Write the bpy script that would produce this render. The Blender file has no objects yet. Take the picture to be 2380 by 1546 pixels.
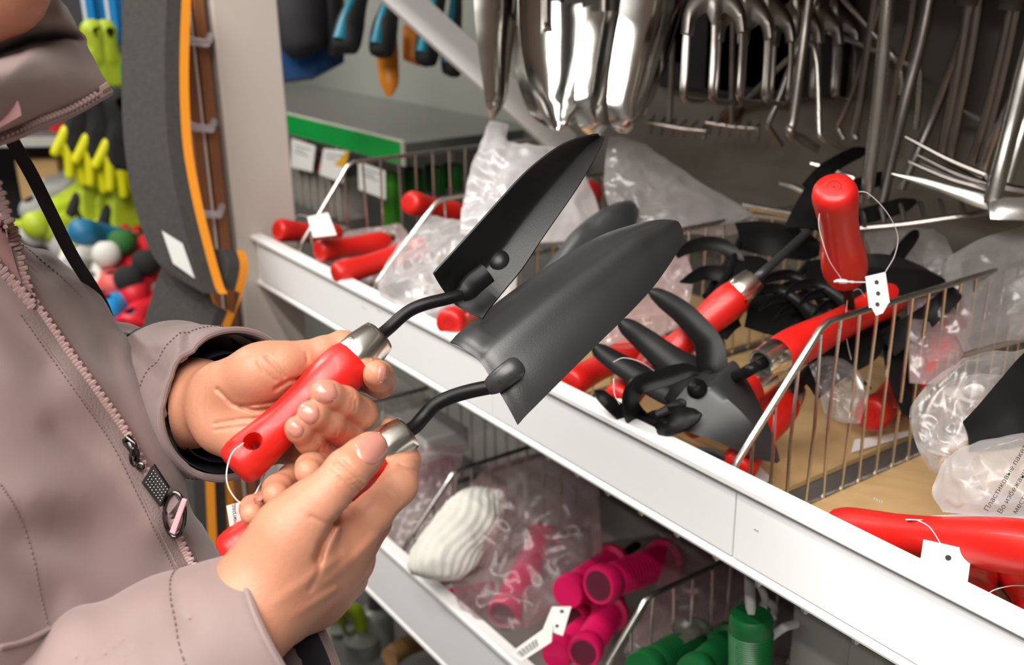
import bpy, bmesh, math, random
import numpy as np
from mathutils import Vector, Matrix, noise as mnoise

random.seed(7)
scene = bpy.context.scene
COL = scene.collection

# ------------------------------------------------------------------ camera
F_PX, PITCH, ROLL, HEAD = 2363.0, 0.341, -0.0138, 0.9603
CAM = np.array([0.0, 0.0, 1.42])
_ct, _st = math.cos(PITCH), math.sin(PITCH)
FH = np.array([-math.sin(HEAD), math.cos(HEAD), 0.0])       # horizontal viewing direction
RH = np.array([math.cos(HEAD), math.sin(HEAD), 0.0])
ZZ = np.array([0.0, 0.0, 1.0])
DD = FH * _ct - ZZ * _st
_U0 = FH * _st + ZZ * _ct
RR = RH * math.cos(ROLL) + _U0 * math.sin(ROLL)
UU = -RH * math.sin(ROLL) + _U0 * math.cos(ROLL)
cam_data = bpy.data.cameras.new('camera')
cam_data.sensor_width = 36.0
cam_data.lens = 36.0 * F_PX / 2380.0
cam_data.clip_start = 0.02
cam_data.clip_end = 60
cam_data.dof.use_dof = True
cam_data.dof.focus_distance = 0.66
cam_data.dof.aperture_fstop = 7.5
cam = bpy.data.objects.new('camera', cam_data)
COL.objects.link(cam)
cam.matrix_world = Matrix(((RR[0], UU[0], -DD[0], CAM[0]), (RR[1], UU[1], -DD[1], CAM[1]), (RR[2], UU[2], -DD[2], CAM[2]), (0, 0, 0, 1)))
scene.camera = cam

# ------------------------------------------------------------------ world, lamps, exposure
world = bpy.data.worlds.new('world'); scene.world = world
world.use_nodes = True
world.node_tree.nodes['Background'].inputs[0].default_value = (1.0, 0.97, 0.93, 1)
world.node_tree.nodes['Background'].inputs[1].default_value = 0.06
vs = scene.view_settings
vs.view_transform = 'Standard'; vs.look = 'None'; vs.exposure = 0.0; vs.gamma = 1.0
vs.use_curve_mapping = False

def area(name, loc, sx, sy, power, color=(1, 0.96, 0.9), rot=(0, 0, 0)):
    l = bpy.data.lights.new(name, 'AREA'); l.shape = 'RECTANGLE'; l.size = sx; l.size_y = sy
    l.energy = power; l.color = color
    o = bpy.data.objects.new(name, l); COL.objects.link(o); o.location = loc; o.rotation_euler = rot
    return o
# long ceiling tubes over the aisle, running along the shelves
for _y, _w in ((-0.25, 40), (-0.75, 62), (-1.25, 52), (-1.75, 36)):
    area('ceiling_lamp', (0.45, _y, 2.95), 3.0, 0.09, _w)
area('ceiling_lamp', (-2.9, -0.50, 2.95), 2.6, 0.12, 70)
area('ceiling_lamp', (-4.3, 1.2, 2.95), 2.2, 0.12, 50)

# ------------------------------------------------------------------ pixel rays (a pixel and a distance give a point of the place)
def ray(px, py):
    return DD + RR * ((px - 1190.0) / F_PX) + UU * ((773.0 - py) / F_PX)
def P(px, py, d):
    return CAM + ray(px, py) * d
def plane(px, py, axis, val):
    r = ray(px, py)
    return CAM + r * ((val - CAM[axis]) / r[axis])
def depth_of(p):
    return float((np.asarray(p) - CAM) @ DD)
def V(*a): return np.array(a, float)
def unit(v):
    v = np.asarray(v, float); n = np.linalg.norm(v)
    return v / n if n > 1e-12 else v
def spline(pts, n):
    """Catmull-Rom through pts, n samples."""
    pts = np.asarray(pts, float); m = len(pts)
    if m < 3:
        t = np.linspace(0, 1, n)[:, None]; return pts[0] * (1 - t) + pts[-1] * t
    ext = np.vstack([2 * pts[0] - pts[1], pts, 2 * pts[-1] - pts[-2]])
    out = []
    for s in np.linspace(0, m - 1 - 1e-9, n):
        i = int(s); t = s - i
        p0, p1, p2, p3 = ext[i:i + 4]
        out.append(0.5 * ((2 * p1) + (p2 - p0) * t + (2 * p0 - 5 * p1 + 4 * p2 - p3) * t * t + (3 * p1 - p0 - 3 * p2 + p3) * t ** 3))
    return np.array(out)

# ------------------------------------------------------------------ materials
MATS = {}
def mat(name, col, rough=0.5, metal=0.0, spec=0.5, coat=0.0, sss=0.0, noise=0.0, nscale=40.0, bump=0.0, bscale=200.0, bdist=0.001, alpha=1.0, trans=0.0, col2=None, sheen=0.0, rvar=0.0):
    if name in MATS: return MATS[name]
    m = bpy.data.materials.new(name); m.use_nodes = True
    nt = m.node_tree; b = nt.nodes['Principled BSDF']
    b.inputs['Base Color'].default_value = (*col, 1); b.inputs['Roughness'].default_value = rough
    b.inputs['Metallic'].default_value = metal; b.inputs['Specular IOR Level'].default_value = spec
    b.inputs['Coat Weight'].default_value = coat; b.inputs['Coat Roughness'].default_value = 0.15
    b.inputs['Sheen Weight'].default_value = sheen
    b.inputs['Alpha'].default_value = alpha; b.inputs['Transmission Weight'].default_value = trans
    if sss:
        b.inputs['Subsurface Weight'].default_value = sss
        b.inputs['Subsurface Radius'].default_value = (1.0, 0.35, 0.2); b.inputs['Subsurface Scale'].default_value = 0.004
    tc = None
    if noise or bump or rvar:
        tc = nt.nodes.new('ShaderNodeTexCoord')
    if noise:
        n = nt.nodes.new('ShaderNodeTexNoise'); n.inputs['Scale'].default_value = nscale; n.inputs['Detail'].default_value = 5
        nt.links.new(tc.outputs['Object'], n.inputs['Vector'])
        r = nt.nodes.new('ShaderNodeValToRGB'); r.color_ramp.elements[0].position = 0.3; r.color_ramp.elements[1].position = 0.72
        c2 = col2 if col2 else tuple(c * (1 - noise) for c in col)
        r.color_ramp.elements[0].color = (*c2, 1); r.color_ramp.elements[1].color = (*col, 1)
        nt.links.new(n.outputs['Fac'], r.inputs['Fac']); nt.links.new(r.outputs['Color'], b.inputs['Base Color'])
    if rvar:
        n3 = nt.nodes.new('ShaderNodeTexNoise'); n3.inputs['Scale'].default_value = 30
        nt.links.new(tc.outputs['Object'], n3.inputs['Vector'])
        mr = nt.nodes.new('ShaderNodeMapRange'); mr.inputs['To Min'].default_value = max(0.02, rough - rvar); mr.inputs['To Max'].default_value = rough + rvar
        nt.links.new(n3.outputs['Fac'], mr.inputs['Value']); nt.links.new(mr.outputs['Result'], b.inputs['Roughness'])
    if bump:
        n2 = nt.nodes.new('ShaderNodeTexNoise'); n2.inputs['Scale'].default_value = bscale; n2.inputs['Detail'].default_value = 4
        nt.links.new(tc.outputs['Object'], n2.inputs['Vector'])
        bp = nt.nodes.new('ShaderNodeBump'); bp.inputs['Strength'].default_value = bump; bp.inputs['Distance'].default_value = bdist
        nt.links.new(n2.outputs['Fac'], bp.inputs['Height']); nt.links.new(bp.outputs['Normal'], b.inputs['Normal'])
    MATS[name] = m
    return m

def film(name, tint, opac=0.25, gloss=0.25, milky=0.0, rough=0.18):
    """thin clear plastic film: mostly see-through, some glossy glints, some milky scatter."""
    if name in MATS: return MATS[name]
    m = bpy.data.materials.new(name); m.use_nodes = True
    nt = m.node_tree; nt.nodes.clear()
    out = nt.nodes.new('ShaderNodeOutputMaterial')
    tr = nt.nodes.new('ShaderNodeBsdfTransparent'); tr.inputs[0].default_value = (*[0.9 + 0.1 * t for t in tint], 1)
    df = nt.nodes.new('ShaderNodeBsdfDiffuse'); df.inputs[0].default_value = (*tint, 1)
    tl = nt.nodes.new('ShaderNodeBsdfTranslucent'); tl.inputs[0].default_value = (*tint, 1)
    gl = nt.nodes.new('ShaderNodeBsdfGlossy'); gl.inputs['Roughness'].default_value = rough; gl.inputs[0].default_value = (0.95, 0.95, 0.95, 1)
    tc = nt.nodes.new('ShaderNodeTexCoord')
    nz = nt.nodes.new('ShaderNodeTexNoise'); nz.noise_type = 'RIDGED_MULTIFRACTAL'; nz.inputs['Scale'].default_value = 9; nz.inputs['Detail'].default_value = 3; nz.inputs['Distortion'].default_value = 1.6
    nt.links.new(tc.outputs['Object'], nz.inputs['Vector'])
    bp = nt.nodes.new('ShaderNodeBump'); bp.inputs['Strength'].default_value = 0.35; bp.inputs['Distance'].default_value = 0.005
    nt.links.new(nz.outputs['Fac'], bp.inputs['Height'])
    mp = nt.nodes.new('ShaderNodeMapping'); mp.inputs['Scale'].default_value = (1.0, 2.6, .7); mp.inputs['Rotation'].default_value = (.5, .3, .6)
    nt.links.new(tc.outputs['Object'], mp.inputs['Vector'])
    n2 = nt.nodes.new('ShaderNodeTexNoise'); n2.noise_type = 'RIDGED_MULTIFRACTAL'; n2.inputs['Scale'].default_value = 30; n2.inputs['Detail'].default_value = 5; n2.inputs['Distortion'].default_value = 1.0
    nt.links.new(mp.outputs[0], n2.inputs['Vector'])
    b2 = nt.nodes.new('ShaderNodeBump'); b2.inputs['Strength'].default_value = 0.45; b2.inputs['Distance'].default_value = 0.0022
    nt.links.new(n2.outputs['Fac'], b2.inputs['Height']); nt.links.new(bp.outputs['Normal'], b2.inputs['Normal']); bp = b2
    for n in (df, gl): nt.links.new(bp.outputs['Normal'], n.inputs['Normal'])
    a1 = nt.nodes.new('ShaderNodeMixShader'); a1.inputs[0].default_value = 0.5
    nt.links.new(df.outputs[0], a1.inputs[1]); nt.links.new(tl.outputs[0], a1.inputs[2])
    lw = nt.nodes.new('ShaderNodeLayerWeight'); lw.inputs['Blend'].default_value = 0.35
    mr = nt.nodes.new('ShaderNodeMapRange'); mr.inputs['To Min'].default_value = opac; mr.inputs['To Max'].default_value = min(1, opac + 0.32)
    nt.links.new(lw.outputs['Facing'], mr.inputs['Value'])
    m1 = nt.nodes.new('ShaderNodeMixShader'); nt.links.new(mr.outputs['Result'], m1.inputs[0])
    nt.links.new(tr.outputs[0], m1.inputs[1]); nt.links.new(a1.outputs[0], m1.inputs[2])
    fr = nt.nodes.new('ShaderNodeFresnel'); fr.inputs[0].default_value = 1.45
    nt.links.new(bp.outputs['Normal'], fr.inputs['Normal'])
    ad = nt.nodes.new('ShaderNodeMath'); ad.operation = 'MULTIPLY_ADD'; ad.inputs[1].default_value = 0.45; ad.inputs[2].default_value = gloss * 0.3
    nt.links.new(fr.outputs[0], ad.inputs[0])
    m2 = nt.nodes.new('ShaderNodeMixShader'); nt.links.new(ad.outputs[0], m2.inputs[0])
    nt.links.new(m1.outputs[0], m2.inputs[1]); nt.links.new(gl.outputs[0], m2.inputs[2])
    nt.links.new(m2.outputs[0], out.inputs[0])
    MATS[name] = m
    return m

M_RED = mat('red_paint', (0.64, 0.011, 0.007), rough=0.42, coat=0.12, noise=0.10, nscale=60, bump=0.25, bscale=90, bdist=0.0006)
M_BLACK = mat('black_powder_coat', (0.006, 0.006, 0.0065), rough=0.38, spec=0.20, bump=0.25, bscale=900, bdist=0.0002)
M_BLADE = mat('dark_grey_powder_coat', (0.030, 0.031, 0.033), rough=0.36, spec=0.6, bump=0.3, bscale=1100, bdist=0.0002, noise=0.2, nscale=25)
M_FERRULE = mat('nickel_ferrule', (0.86, 0.82, 0.74), rough=0.21, metal=1.0, rvar=0.05)
M_STEEL = mat('galvanised_wire', (0.62, 0.60, 0.57), rough=0.28, metal=1.0, rvar=0.08)
M_CHROME = mat('polished_steel', (0.86, 0.85, 0.82), rough=0.15, metal=1.0, rvar=0.05)
M_DULLSTEEL = mat('brushed_steel', (0.40, 0.365, 0.345), rough=0.33, metal=1.0, noise=0.25, nscale=30)
M_WHITE = mat('white_powder_coat', (0.90, 0.90, 0.90), rough=0.30, spec=0.5)
M_LABELSTRIP = mat('white_label_strip', (0.90, 0.905, 0.92), rough=0.25, spec=0.6)
M_CREAM = mat('cream_painted_steel', (0.62, 0.56, 0.51), rough=0.45, noise=0.06, nscale=3)
M_GREY = mat('grey_painted_steel', (0.42, 0.40, 0.37), rough=0.5, noise=0.1, nscale=4)
M_DARKGREY = mat('dark_grey_steel', (0.10, 0.095, 0.09), rough=0.5)
M_CARD = mat('brown_cardboard', (0.56, 0.36, 0.165), rough=0.85, noise=0.14, nscale=28, bump=0.15, bscale=300)
M_CARDEDGE = mat('cardboard_edge', (0.40, 0.25, 0.11), rough=0.9, noise=0.6, nscale=220)
M_PAPER = mat('white_paper', (0.82, 0.81, 0.79), rough=0.6)
M_PAPERGREY = mat('pale_grey_paper', (0.62, 0.62, 0.60), rough=0.6)
M_INK = mat('black_ink', (0.03, 0.03, 0.035), rough=0.7)
M_STRING = mat('clear_nylon_string', (0.82, 0.80, 0.80), rough=0.3, spec=0.6)
M_SKIN = mat('skin', (0.56, 0.265, 0.165), rough=0.50, sss=0.15, noise=0.12, nscale=45, col2=(0.54, 0.225, 0.135), bump=0.35, bscale=420, bdist=0.0005)
M_NAIL = mat('fingernail', (0.56, 0.235, 0.185), rough=0.22, spec=0.6, sss=0.1)
M_JACKET = mat('mauve_jacket_fabric', (0.262, 0.184, 0.176), rough=0.62, sheen=0.25, bump=0.35, bscale=1600, bdist=0.0003, noise=0.08, nscale=14)
M_JSEAM = mat('mauve_stitching', (0.17, 0.115, 0.108), rough=0.8)
M_JTAPE = mat('mauve_zip_tape', (0.20, 0.150, 0.140), rough=0.8, bump=0.5, bscale=700)
M_JTEETH = mat('mauve_zip_teeth', (0.31, 0.205, 0.195), rough=0.4)
M_JPINK = mat('pink_jacket_lining', (0.52, 0.27, 0.27), rough=0.5, sheen=0.2)
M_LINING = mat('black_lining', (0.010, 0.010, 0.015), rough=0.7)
M_NAVY = mat('navy_knit_cuff', (0.008, 0.008, 0.022), rough=0.9, bump=0.5, bscale=500)
M_GUN = mat('gunmetal', (0.09, 0.085, 0.085), rough=0.2, metal=1.0)
M_PINKBAR = mat('pink_metal_bar', (0.62, 0.34, 0.38), rough=0.4)
M_STRAP = mat('black_webbing', (0.006, 0.006, 0.007), rough=0.8)

# ------------------------------------------------------------------ objects
def tag(o, label=None, cat=None, group=None, kind=None):
    if label: o['label'] = label
    if cat: o['category'] = cat
    if group: o['group'] = group
    if kind: o['kind'] = kind
    return o
def root(name, loc, label, cat, group=None):
    o = bpy.data.objects.new(name, None); COL.objects.link(o); o.empty_display_size = 0.02
    o.location = tuple(loc)
    return tag(o, label, cat, group)

class G:
    """collects verts (place coordinates) and faces of ONE mesh"""
    def __init__(s): s.v = []; s.f = []; s.flat = []
    def add(s, v, f, flat=False):
        n = len(s.v)
        s.v.extend([tuple(map(float, p)) for p in v]); s.f.extend([tuple(int(i) + n for i in q) for q in f]); s.flat.extend([flat] * len(f))
        return s
    def box(s, lo, hi, axes=None, org=None):
        lo = V(*lo); hi = V(*hi)
        vs_ = [V(x, y, z) for x in (lo[0], hi[0]) for y in (lo[1], hi[1]) for z in (lo[2], hi[2])]
        if axes is not None:
            A = [unit(a) for a in axes]; o = V(0, 0, 0) if org is None else np.asarray(org)
            vs_ = [o + A[0] * p[0] + A[1] * p[1] + A[2] * p[2] for p in vs_]
        return s.add(vs_, [(0, 1, 3, 2), (4, 6, 7, 5), (0, 4, 5, 1), (2, 3, 7, 6), (0, 2, 6, 4), (1, 5, 7, 3)], True)
    def tube(s, pts, r, seg=8, cap=True, squash=1.0, up=None):
        pts = np.asarray(pts, float); n = len(pts)
        rs = np.full(n, r) if np.isscalar(r) else np.asarray(r, float)
        if len(rs) != n: rs = np.interp(np.linspace(0, 1, n), np.linspace(0, 1, len(rs)), rs)
        tg = np.array([unit(pts[min(i + 1, n - 1)] - pts[max(i - 1, 0)]) for i in range(n)])
        a = V(0, 0, 1) if up is None else np.asarray(up, float)
        if abs(tg[0] @ unit(a)) > 0.95: a = V(1, 0, 0.1)
        a = unit(a - tg[0] * (a @ tg[0])); vs_ = []
        for i in range(n):
            a = unit(a - tg[i] * (a @ tg[i])); b = np.cross(tg[i], a)
            for k in range(seg):
                q = 2 * math.pi * k / seg
                vs_.append(pts[i] + rs[i] * (a * math.cos(q) * squash + b * math.sin(q)))
        fs = [(i * seg + k, i * seg + (k + 1) % seg, (i + 1) * seg + (k + 1) % seg, (i + 1) * seg + k) for i in range(n - 1) for k in range(seg)]
        if cap:
            fs.append(tuple(reversed(range(seg)))); fs.append(tuple((n - 1) * seg + k for k in range(seg)))
        return s.add(vs_, fs)
    def lathe(s, p0, ax, prof, seg=24, up=None):
        """prof: (along, radius) in metres from p0 along ax"""
        ax = unit(ax); a = V(0, 0, 1) if up is None else np.asarray(up, float)
        if abs(ax @ unit(a)) > 0.95: a = V(1, 0, 0)
        a = unit(a - ax * (ax @ a)); b = np.cross(ax, a)
        vs_ = [p0 + ax * t + r * (a * math.cos(2 * math.pi * k / seg) + b * math.sin(2 * math.pi * k / seg)) for t, r in prof for k in range(seg)]
        n = len(prof)
        fs = [(i * seg + k, i * seg + (k + 1) % seg, (i + 1) * seg + (k + 1) % seg, (i + 1) * seg + k) for i in range(n - 1) for k in range(seg)]
        fs.append(tuple(reversed(range(seg)))); fs.append(tuple((n - 1) * seg + k for k in range(seg)))
        return s.add(vs_, fs)
    def sheet(s, grid, thick=0.0, normal=None):
        """grid[i][j] points; closed slab when thick > 0"""
        g = np.asarray(grid, float); m, n = g.shape[:2]
        fs = [(i * n + j, (i + 1) * n + j, (i + 1) * n + j + 1, i * n + j + 1) for i in range(m - 1) for j in range(n - 1)]
        if not thick: return s.add(g.reshape(-1, 3), fs)
        du = np.gradient(g, axis=0); dv = np.gradient(g, axis=1)
        nn = np.cross(du, dv); nn /= np.maximum(np.linalg.norm(nn, axis=2, keepdims=True), 1e-12)
        g2 = g - nn * thick; N = m * n
        vs_ = np.vstack([g.reshape(-1, 3), g2.reshape(-1, 3)])
        fs2 = [tuple(reversed([k + N for k in q])) for q in fs]
        rim = [i * n for i in range(m)] + [(m - 1) * n + j for j in range(1, n)] + [i * n + n - 1 for i in range(m - 2, -1, -1)] + [j for j in range(n - 2, 0, -1)]
        fr = [(rim[k], rim[(k + 1) % len(rim)], rim[(k + 1) % len(rim)] + N, rim[k] + N) for k in range(len(rim))]
        fr = [tuple(reversed(q)) for q in fr]
        return s.add(vs_, fs + fs2 + fr)
    def extrude(s, poly, vec, flat=True):
        poly = [np.asarray(p, float) for p in poly]; n = len(poly); vec = np.asarray(vec, float)
        vs_ = poly + [p + vec for p in poly]
        fs = [tuple(reversed(range(n))), tuple(range(n, 2 * n))] + [(i, (i + 1) % n, (i + 1) % n + n, i + n) for i in range(n)]
        return s.add(vs_, fs, flat)
    def build(s, name, m, parent=None, smooth=True, bevel=0.0, loc=None, fix=True):
        v = np.array(s.v); org = np.array(parent_loc(parent)) if parent else (np.asarray(loc, float) if loc is not None else V((v[:, 0].min() + v[:, 0].max()) / 2, (v[:, 1].min() + v[:, 1].max()) / 2, v[:, 2].min()))
        me = bpy.data.meshes.new(name); me.from_pydata((v - org).tolist(), [], s.f)
        me.update()
        if fix:
            bm = bmesh.new(); bm.from_mesh(me); bmesh.ops.remove_doubles(bm, verts=bm.verts, dist=1e-6); bmesh.ops.recalc_face_normals(bm, faces=bm.faces); bm.to_mesh(me); bm.free()
        for p in me.polygons: p.use_smooth = smooth
        if m is not None: me.materials.append(m)
        o = bpy.data.objects.new(name, me); COL.objects.link(o)
        if parent:
            o.parent = parent
        else: o.location = tuple(org)
        if smooth:
            try: me.set_sharp_from_angle(angle=math.radians(42))
            except Exception: pass
        if bevel:
            b = o.modifiers.new('edge', 'BEVEL'); b.width = bevel; b.segments = 2; b.limit_method = 'ANGLE'; b.angle_limit = math.radians(40)
        return o
def parent_loc(o):
    l = V(0, 0, 0)
    while o is not None:
        l = l + np.array(o.location); o = o.parent
    return l
def cut(o, cutter_g):
    """carve the cutter's volume out of o's mesh"""
    c = cutter_g.build('cutter', None, smooth=False)
    b = o.modifiers.new('cut', 'BOOLEAN'); b.operation = 'DIFFERENCE'; b.object = c; b.solver = 'EXACT'
    bpy.context.view_layer.update()
    dg = bpy.context.evaluated_depsgraph_get()
    me = bpy.data.meshes.new_from_object(o.evaluated_get(dg))
    o.modifiers.remove(b); old = o.data; o.data = me
    bpy.data.meshes.remove(old)
    cm = c.data; bpy.data.objects.remove(c); bpy.data.meshes.remove(cm)
    for p in me.polygons: p.use_smooth = True
    try: me.set_sharp_from_angle(angle=math.radians(42))
    except Exception: pass
def copy_thing(r, loc, rotz=0.0, label=None, scale=None):
    c = r.copy(); COL.objects.link(c); c.location = tuple(loc); c.rotation_euler = (r.rotation_euler[0], r.rotation_euler[1], r.rotation_euler[2] + rotz)
    if scale: c.scale = scale
    if label: c['label'] = label
    def rec(a, b):
        for ch in [x for x in a.children if x != b]:
            k = ch.copy(); COL.objects.link(k); k.parent = b; rec(ch, k)
    rec(r, c)
    return c
def text_mesh(body, size, org, xdir, ydir, name, m, parent, extrude=0.0):
    cu = bpy.data.curves.new(name, 'FONT'); cu.body = body; cu.size = size; cu.resolution_u = 2
    t = bpy.data.objects.new(name, cu); COL.objects.link(t)
    bpy.context.view_layer.update()
    dg = bpy.context.evaluated_depsgraph_get(); me0 = bpy.data.meshes.new_from_object(t.evaluated_get(dg))
    vs_ = np.array([v.co[:] for v in me0.vertices]); fs = [tuple(p.vertices) for p in me0.polygons]
    bpy.data.objects.remove(t); bpy.data.curves.remove(cu); bpy.data.meshes.remove(me0)
    x = unit(xdir); y = unit(np.asarray(ydir) - x * (np.asarray(ydir) @ x))
    g = G(); g.add([np.asarray(org) + x * p[0] + y * p[1] for p in vs_], fs)
    return g

# ------------------------------------------------------------------ distance-field bodies (one continuous surface)
class Field:
    """axis-aligned to the viewing frame: x right, y down, z away, metres"""
    def __init__(s, lo, hi, res):
        s.lo = np.array(lo, float); s.res = res
        s.n = np.ceil((np.array(hi) - s.lo) / res).astype(int) + 1
        s.ax = [s.lo[i] + res * np.arange(s.n[i]) for i in range(3)]
        s.f = np.full(s.n, 0.5, np.float32)
    def sl(s, lo, hi):
        a = np.clip(np.floor((np.array(lo) - s.lo) / s.res).astype(int), 0, s.n - 1)
        b = np.clip(np.ceil((np.array(hi) - s.lo) / s.res).astype(int) + 1, 1, s.n)
        return tuple(slice(int(i), int(max(j, i + 1))) for i, j in zip(a, b))
    def grid(s, sl):
        return np.meshgrid(*[s.ax[i][sl[i]] for i in range(3)], indexing='ij')
    def chain(s, pts, rs, k=0.004, margin=0.02):
        """smooth union of tapered segments; returns (slice, field)"""
        pts = np.array(pts); rs = np.array(rs); m = rs.max() + margin
        sl = s.sl(pts.min(0) - m, pts.max(0) + m); X, Y, Z = s.grid(sl); out = None
        for a, b, ra, rb in zip(pts[:-1], pts[1:], rs[:-1], rs[1:]):
            ab = b - a; L = max(ab @ ab, 1e-12)
            t = np.clip(((X - a[0]) * ab[0] + (Y - a[1]) * ab[1] + (Z - a[2]) * ab[2]) / L, 0, 1)
            d = np.sqrt((X - a[0] - t * ab[0]) ** 2 + (Y - a[1] - t * ab[1]) ** 2 + (Z - a[2] - t * ab[2]) ** 2) - (ra + (rb - ra) * t)
            out = d if out is None else smin(out, d, k)
        return sl, out
    def ell(s, c, r, axes=None, margin=0.02):
        c = np.array(c); m = max(r) + margin; sl = s.sl(c - m, c + m); X, Y, Z = s.grid(sl)
        Q = [X - c[0], Y - c[1], Z - c[2]]
        if axes is None: axes = np.eye(3)
        q = [(Q[0] * a[0] + Q[1] * a[1] + Q[2] * a[2]) / r[i] for i, a in enumerate(axes)]
        k = np.sqrt(q[0] ** 2 + q[1] ** 2 + q[2] ** 2)
        return sl, (k - 1) * min(r)
    def put(s, item, k=0.0):
        sl, d = item
        s.f[sl] = np.minimum(s.f[sl], d) if k <= 0 else smin(s.f[sl], d, k)
    def groove(s, pix, d0, w, amp, dtol=0.03):
        """press a line (pixels) of half-width w and depth amp into the surface facing us near distance d0 (amp < 0 raises a ridge)"""
        pix = np.array(pix, float); pts = np.array([cf(x, y, d0) for x, y in pix])
        lo = pts.min(0) - 3 * w - 0.004; hi = pts.max(0) + 3 * w + 0.004; lo[2] = d0 - dtol; hi[2] = d0 + dtol
        e = 1 + dtol / d0; 
        sl = s.sl(np.minimum(lo, lo * e), np.maximum(hi, hi * e)); X, Y, Z = s.grid(sl)
        PX = X / Z * d0; PY = Y / Z * d0; best = None
        for a, b in zip(pts[:-1, :2], pts[1:, :2]):
            ab = b - a; L = max(ab @ ab, 1e-12)
            t = np.clip(((PX - a[0]) * ab[0] + (PY - a[1]) * ab[1]) / L, 0, 1)
            d = (PX - a[0] - t * ab[0]) ** 2 + (PY - a[1] - t * ab[1]) ** 2
            best = d if best is None else np.minimum(best, d)
        fall = np.clip(1.6 - np.abs(Z - d0) / dtol * 1.6, 0, 1)
        s.f[sl] += (amp * np.exp(-best / (w * w)) * fall).astype(np.float32)
    def sample(s, p):
        q = (np.asarray(p) - s.lo) / s.res
        i = np.clip(np.floor(q).astype(int), 0, s.n - 2); t = np.clip(q - i, 0, 1); v = 0.0
        for a in (0, 1):
            for b in (0, 1):
                for c in (0, 1):
                    v += s.f[i[0] + a, i[1] + b, i[2] + c] * (t[0] if a else 1 - t[0]) * (t[1] if b else 1 - t[1]) * (t[2] if c else 1 - t[2])
        return v
    def drape(s, px, py, lo=None, hi=None):
        """distance at which the pixel's ray first meets the surface"""
        lo = s.ax[2][0] if lo is None else lo; hi = s.ax[2][-1] if hi is None else hi
        step = s.res * 0.8; z = lo; pv = 1.0
        while z < hi:
            v = s.sample(cf(px, py, z))
            if v < 0:
                if pv > 0: z = z - step * (-v) / (pv - v)
                return z
            pv = v; z += step
        return None
    def mesh(s):
        f = s.f; ins = f < 0; n = s.n
        cnt = np.zeros(n - 1, np.int16); acc = np.zeros((*(n - 1), 3), np.float32)
        for ax in range(3):
            sh = [slice(None)] * 3; sh2 = [slice(None)] * 3
            sh[ax] = slice(0, -1); sh2[ax] = slice(1, None)
            a = f[tuple(sh)]; b = f[tuple(sh2)]; cr = ins[tuple(sh)] != ins[tuple(sh2)]
            idx = np.argwhere(cr)
            t = (a[cr] / (a[cr] - b[cr])).astype(np.float32)
            pos = idx.astype(np.float32); pos[:, ax] += t
            o = [i for i in range(3) if i != ax]
            for da in (0, -1):
                for db in (0, -1):
                    c = idx.copy(); c[:, o[0]] += da; c[:, o[1]] += db
                    ok = ((c >= 0) & (c < n - 1)).all(1); c = c[ok]
                    np.add.at(cnt, tuple(c.T), 1); np.add.at(acc, tuple(c.T), pos[ok])
        cells = np.argwhere(cnt > 0); vid = np.full(n - 1, -1, np.int64); vid[tuple(cells.T)] = np.arange(len(cells))
        vs_ = acc[tuple(cells.T)] / cnt[tuple(cells.T)][:, None] * s.res + s.lo
        faces = []
        for ax in range(3):
            o = [(ax + 1) % 3, (ax + 2) % 3]
            sh = [slice(None)] * 3; sh2 = [slice(None)] * 3; sh[ax] = slice(0, -1); sh2[ax] = slice(1, None)
            idx = np.argwhere(ins[tuple(sh)] != ins[tuple(sh2)])
            ok = (idx[:, o[0]] > 0) & (idx[:, o[1]] > 0) & (idx[:, o[0]] < n[o[0]] - 1) & (idx[:, o[1]] < n[o[1]] - 1); idx = idx[ok]
            q = []
            for da, db in ((-1, -1), (0, -1), (0, 0), (-1, 0)):
                c = idx.copy(); c[:, o[0]] += da; c[:, o[1]] += db; q.append(vid[tuple(c.T)])
            q = np.stack(q, 1); fl = ~ins[tuple(idx.T)]; q[fl] = q[fl][:, ::-1]; faces.append(q)
        F = np.vstack(faces); F = F[(F >= 0).all(1)]
        W = CAM + vs_[:, :1] * RR - vs_[:, 1:2] * UU + vs_[:, 2:3] * DD
        return W, F
def smin(a, b, k):
    h = np.maximum(k - np.abs(a - b), 0) / k
    return np.minimum(a, b) - h * h * k * 0.25
def cf(px, py, d):
    return np.array([(px - 1190.0) / F_PX * d, (py - 773.0) / F_PX * d, d])
def wf(p):
    return CAM + RR * p[0] - UU * p[1] + DD * p[2]
def to_cf(w):
    q = np.asarray(w) - CAM; return np.array([q @ RR, -(q @ UU), q @ DD])
# ================================================================== the room
def slab(name, lo, hi, m, kind='structure'):
    o = G().box(lo, hi).build(name, m, smooth=False); o['kind'] = kind; return o
M_FLOOR = mat('grey_floor_tile', (0.16, 0.155, 0.15), rough=0.35, noise=0.15, nscale=3)
M_CEIL = mat('white_ceiling', (0.35, 0.34, 0.33), rough=0.9)
M_WALL = mat('pale_store_wall', (0.16, 0.15, 0.145), rough=0.8)
slab('floor', (-6, -3.2, -0.05), (3, 3.2, 0), M_FLOOR)
slab('ceiling', (-6, -3.2, 3.1), (3, 3.2, 3.15), M_CEIL)
slab('wall_left', (-6.1, -3.2, 0), (-6, 3.2, 3.1), M_WALL)
slab('wall_right', (3, -3.2, 0), (3.1, 3.2, 3.1), M_WALL)
slab('wall_back', (-6, 3.2, 0), (3, 3.3, 3.1), M_WALL)
slab('wall_front', (-6, -3.3, 0), (3, -3.2, 3.1), M_WALL)

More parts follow.
